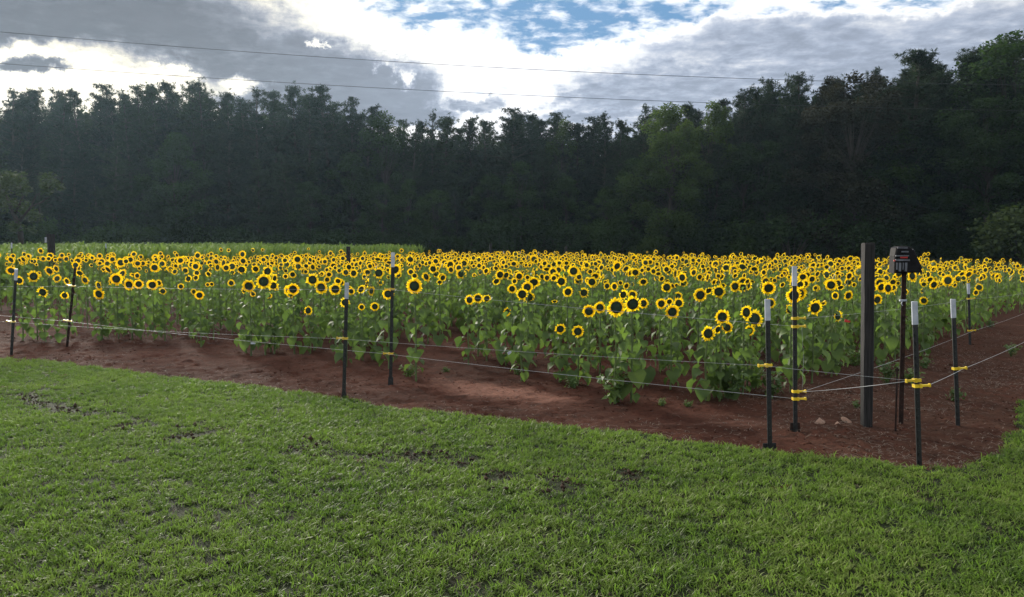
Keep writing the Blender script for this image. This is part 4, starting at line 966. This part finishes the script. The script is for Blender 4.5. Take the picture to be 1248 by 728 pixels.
def clods():
    x, y, r = soil_points(42000, 3); k = fbm(x, y, 1.3, 40) > r.uniform(.25, .7, len(x)); x, y = x[k], y[k]; n = len(x)
    s = np.clip(r.lognormal(-5.05, .45, n), .003, .03); z = soil_z(x, y)
    base = np.array([(1, 0, 0), (-1, 0, 0), (0, 1, 0), (0, -1, 0), (0, 0, 1), (0, 0, -1)], float); fc = np.array([(0, 2, 4), (2, 1, 4), (1, 3, 4), (3, 0, 4), (2, 0, 5), (1, 2, 5), (3, 1, 5), (0, 3, 5)])
    v = base[None] * r.uniform(.6, 1.3, (n, 6, 1)) * s[:, None, None]; a = r.uniform(0, 6.28, n); c, sn = np.cos(a)[:, None], np.sin(a)[:, None]
    vx = v[..., 0] * c - v[..., 1] * sn; vy = v[..., 0] * sn + v[..., 1] * c + v[..., 2] * .3
    v = np.stack([vx + x[:, None], vy + y[:, None], v[..., 2] * .75 + z[:, None] + s[:, None] * .2], 2).reshape(-1, 3)
    f = (fc[None] + (np.arange(n) * 6)[:, None, None]).reshape(-1, 3)
    tag(link('soil_clods', quick_mesh('soil_clods', v, f, M['soil'])), 'small crumbs and clods of red soil strewn over the bare bed', 'clods', kind='stuff')
clods()
def straw():
    x, y, r = soil_points(150000, 4); 
    # dead clippings collect along the lawn edge and under the right hand fence
    ex = np.array([p.x for p in EDGE]); ey = np.array([p.y for p in EDGE]); dist = np.full(len(x), 9.)
    for i in range(len(ex) - 1):
        px_, py_ = ex[i + 1] - ex[i], ey[i + 1] - ey[i]; t = np.clip(((x - ex[i]) * px_ + (y - ey[i]) * py_) / (px_ ** 2 + py_ ** 2), 0, 1); dist = np.minimum(dist, np.hypot(x - ex[i] - t * px_, y - ey[i] - t * py_))
    right = np.clip((x - 1.6) / 1.5, 0, 1) * np.clip((13 - y) / 4, .25, 1)
    pr_ = np.clip(np.exp(-dist / .30) * .5 + right * .8 + .012, 0, 1) * np.clip((fbm(x, y, 1.6, 8) - .28) * 3, .1, 1)
    k = r.uniform(0, 1, len(x)) < pr_; x, y = x[k], y[k]; n = len(x); z = soil_z(x, y) + r.uniform(.003, .018, n)
    a = r.uniform(0, 6.28, n); L = r.uniform(.02, .08, n); w = .0026; dx, dy = np.cos(a) * L, np.sin(a) * L; sx, sy = -np.sin(a) * w, np.cos(a) * w; dz = r.normal(0, .007, n); bow = r.uniform(-.3, .3, n)
    mx, my = x + dx * .5 - dy * bow, y + dy * .5 + dx * bow
    v = np.stack([np.stack([x - sx, y - sy, z], 1), np.stack([x + sx, y + sy, z], 1), np.stack([mx + sx, my + sy, z + .006], 1), np.stack([mx - sx, my - sy, z + .006], 1), np.stack([x + dx + sx, y + dy + sy, z + dz], 1), np.stack([x + dx - sx, y + dy - sy, z + dz], 1)], 1).reshape(-1, 3)
    i = np.arange(n)[:, None] * 6; f = np.concatenate([i + np.array([[0, 1, 2, 3]]), i + np.array([[3, 2, 4, 5]])])
    tag(link('dry_straw', quick_mesh('dry_straw', v, f, M['straw'])), 'dry grass clippings and straw littering the soil by the fence', 'straw', kind='stuff')
straw()
TRACK = [ground(*p) for p in [(-60, 472), (0, 484), (60, 497), (110, 510), (185, 530), (240, 534), (300, 545), (345, 555), (420, 556), (500, 560), (560, 572), (620, 590), (670, 598), (740, 590), (800, 585)]]
def lawn_crumbs():
    r = np.random.default_rng(19); X = []; Y = []
    for p, q in zip(TRACK[:-1], TRACK[1:]):
        n = int((q - p).length * 900); t = r.uniform(0, 1, n); X.append(p.x + (q.x - p.x) * t + r.normal(0, .16, n)); Y.append(p.y + (q.y - p.y) * t + r.normal(0, .16, n))
    x = np.concatenate(X); y = np.concatenate(Y); k = r.uniform(0, 1, len(x)) < np.clip((fbm(x, y, 4.5, 12) - .47) * 6, 0, .34); x, y = x[k], y[k]; n = len(x)
    s = np.clip(r.lognormal(-5.0, .5, n), .003, .03)
    base = np.array([(1, 0, 0), (-1, 0, 0), (0, 1, 0), (0, -1, 0), (0, 0, 1), (0, 0, -1)], float); fc = np.array([(0, 2, 4), (2, 1, 4), (1, 3, 4), (3, 0, 4), (2, 0, 5), (1, 2, 5), (3, 1, 5), (0, 3, 5)])
    v = base[None] * r.uniform(.5, 1.3, (n, 6, 1)) * s[:, None, None]; v[..., 1] += v[..., 2] * .4; v[..., 0] -= v[..., 2] * .3
    v = (v + np.stack([x, y, .036 + s * .4 + np.maximum(fbm(x, y, 4, 3) - .5, 0) * .12], 1)[:, None]).reshape(-1, 3); f = (fc[None] + (np.arange(n) * 6)[:, None, None]).reshape(-1, 3)
    tag(link('dug_earth', quick_mesh('dug_earth', v, f, M['dugearth'])), 'dark crumbs of dug earth along a burrow track in the lawn', 'earth', kind='stuff')
lawn_crumbs()
def lawn_grass():
    r = np.random.default_rng(8); n = 215000
    x = r.uniform(-13.5, 9, n); y = 1.6 + 13.5 * r.uniform(0, 1, n) ** 1.15
    k = inpoly(x, y, LAWNP) & (np.abs(x) < .68 * y + 1.3); x, y = x[k], y[k]
    d = np.full(len(x), 9.)
    for p, q in zip(TRACK[:-1], TRACK[1:]):
        vx, vy = q.x - p.x, q.y - p.y; t = np.clip(((x - p.x) * vx + (y - p.y) * vy) / (vx * vx + vy * vy), 0, 1); d = np.minimum(d, np.hypot(x - p.x - t * vx, y - p.y - t * vy))
    worn = np.exp(-(d / .22) ** 2) * np.clip((fbm(x, y, 4.5, 12) - .44) * 6, 0, 1)
    thin = np.clip((fbm(x, y, 2.2, 33) - .55) * 2.5, 0, .4)
    keep = r.uniform(0, 1, len(x)) > np.maximum(worn * .8, thin * .6); x, y, worn, thin = x[keep], y[keep], worn[keep], thin[keep]; n = len(x)
    s = r.uniform(.6, 1.05, n) * (.75 + .5 * fbm(x, y, 1.2, 71)) * (1 - .35 * worn); hz = s * r.uniform(.7, 1.1, n)
    print('lawn tufts', n)
    idx = np.where(r.uniform(0, 1, n) < .09 + .45 * worn + .25 * thin, 6, r.integers(0, 6, n))
    instancer('lawn_grass', np.stack([x, y, np.full(n, .034)], 1), np.stack([r.normal(0, .15, n), r.normal(0, .15, n), r.uniform(0, 6.28, n)], 1), np.stack([s, s, hz], 1), idx,
              [blade_tuft(14, .05, .024, .068, .0064, 1.1, M['grass'], 500 + k) for k in range(6)] + [blade_tuft(9, .05, .012, .04, .004, 1.3, M['straw'], 520)], 'short green grass blades of the foreground lawn', 'grass')
lawn_grass()

# ------------------------------------------------------------------ evening haze
def haze():
    m, T, out = base_mat('haze_air')
    v = T.node('ShaderNodeVolumePrincipled', {'Color': (.55, .80, 1.0), 'Density': HAZE, 'Anisotropy': .55}); T.l.new(v.outputs[0], out.inputs['Volume'])
    b = MB(); b.box((0, 60, 17), (420, 260, 36)); tag(link('haze', b.mesh('haze', m)), 'thin bluish evening haze over the field and wood', 'haze', kind='stuff')
HAZE = .00016
haze()
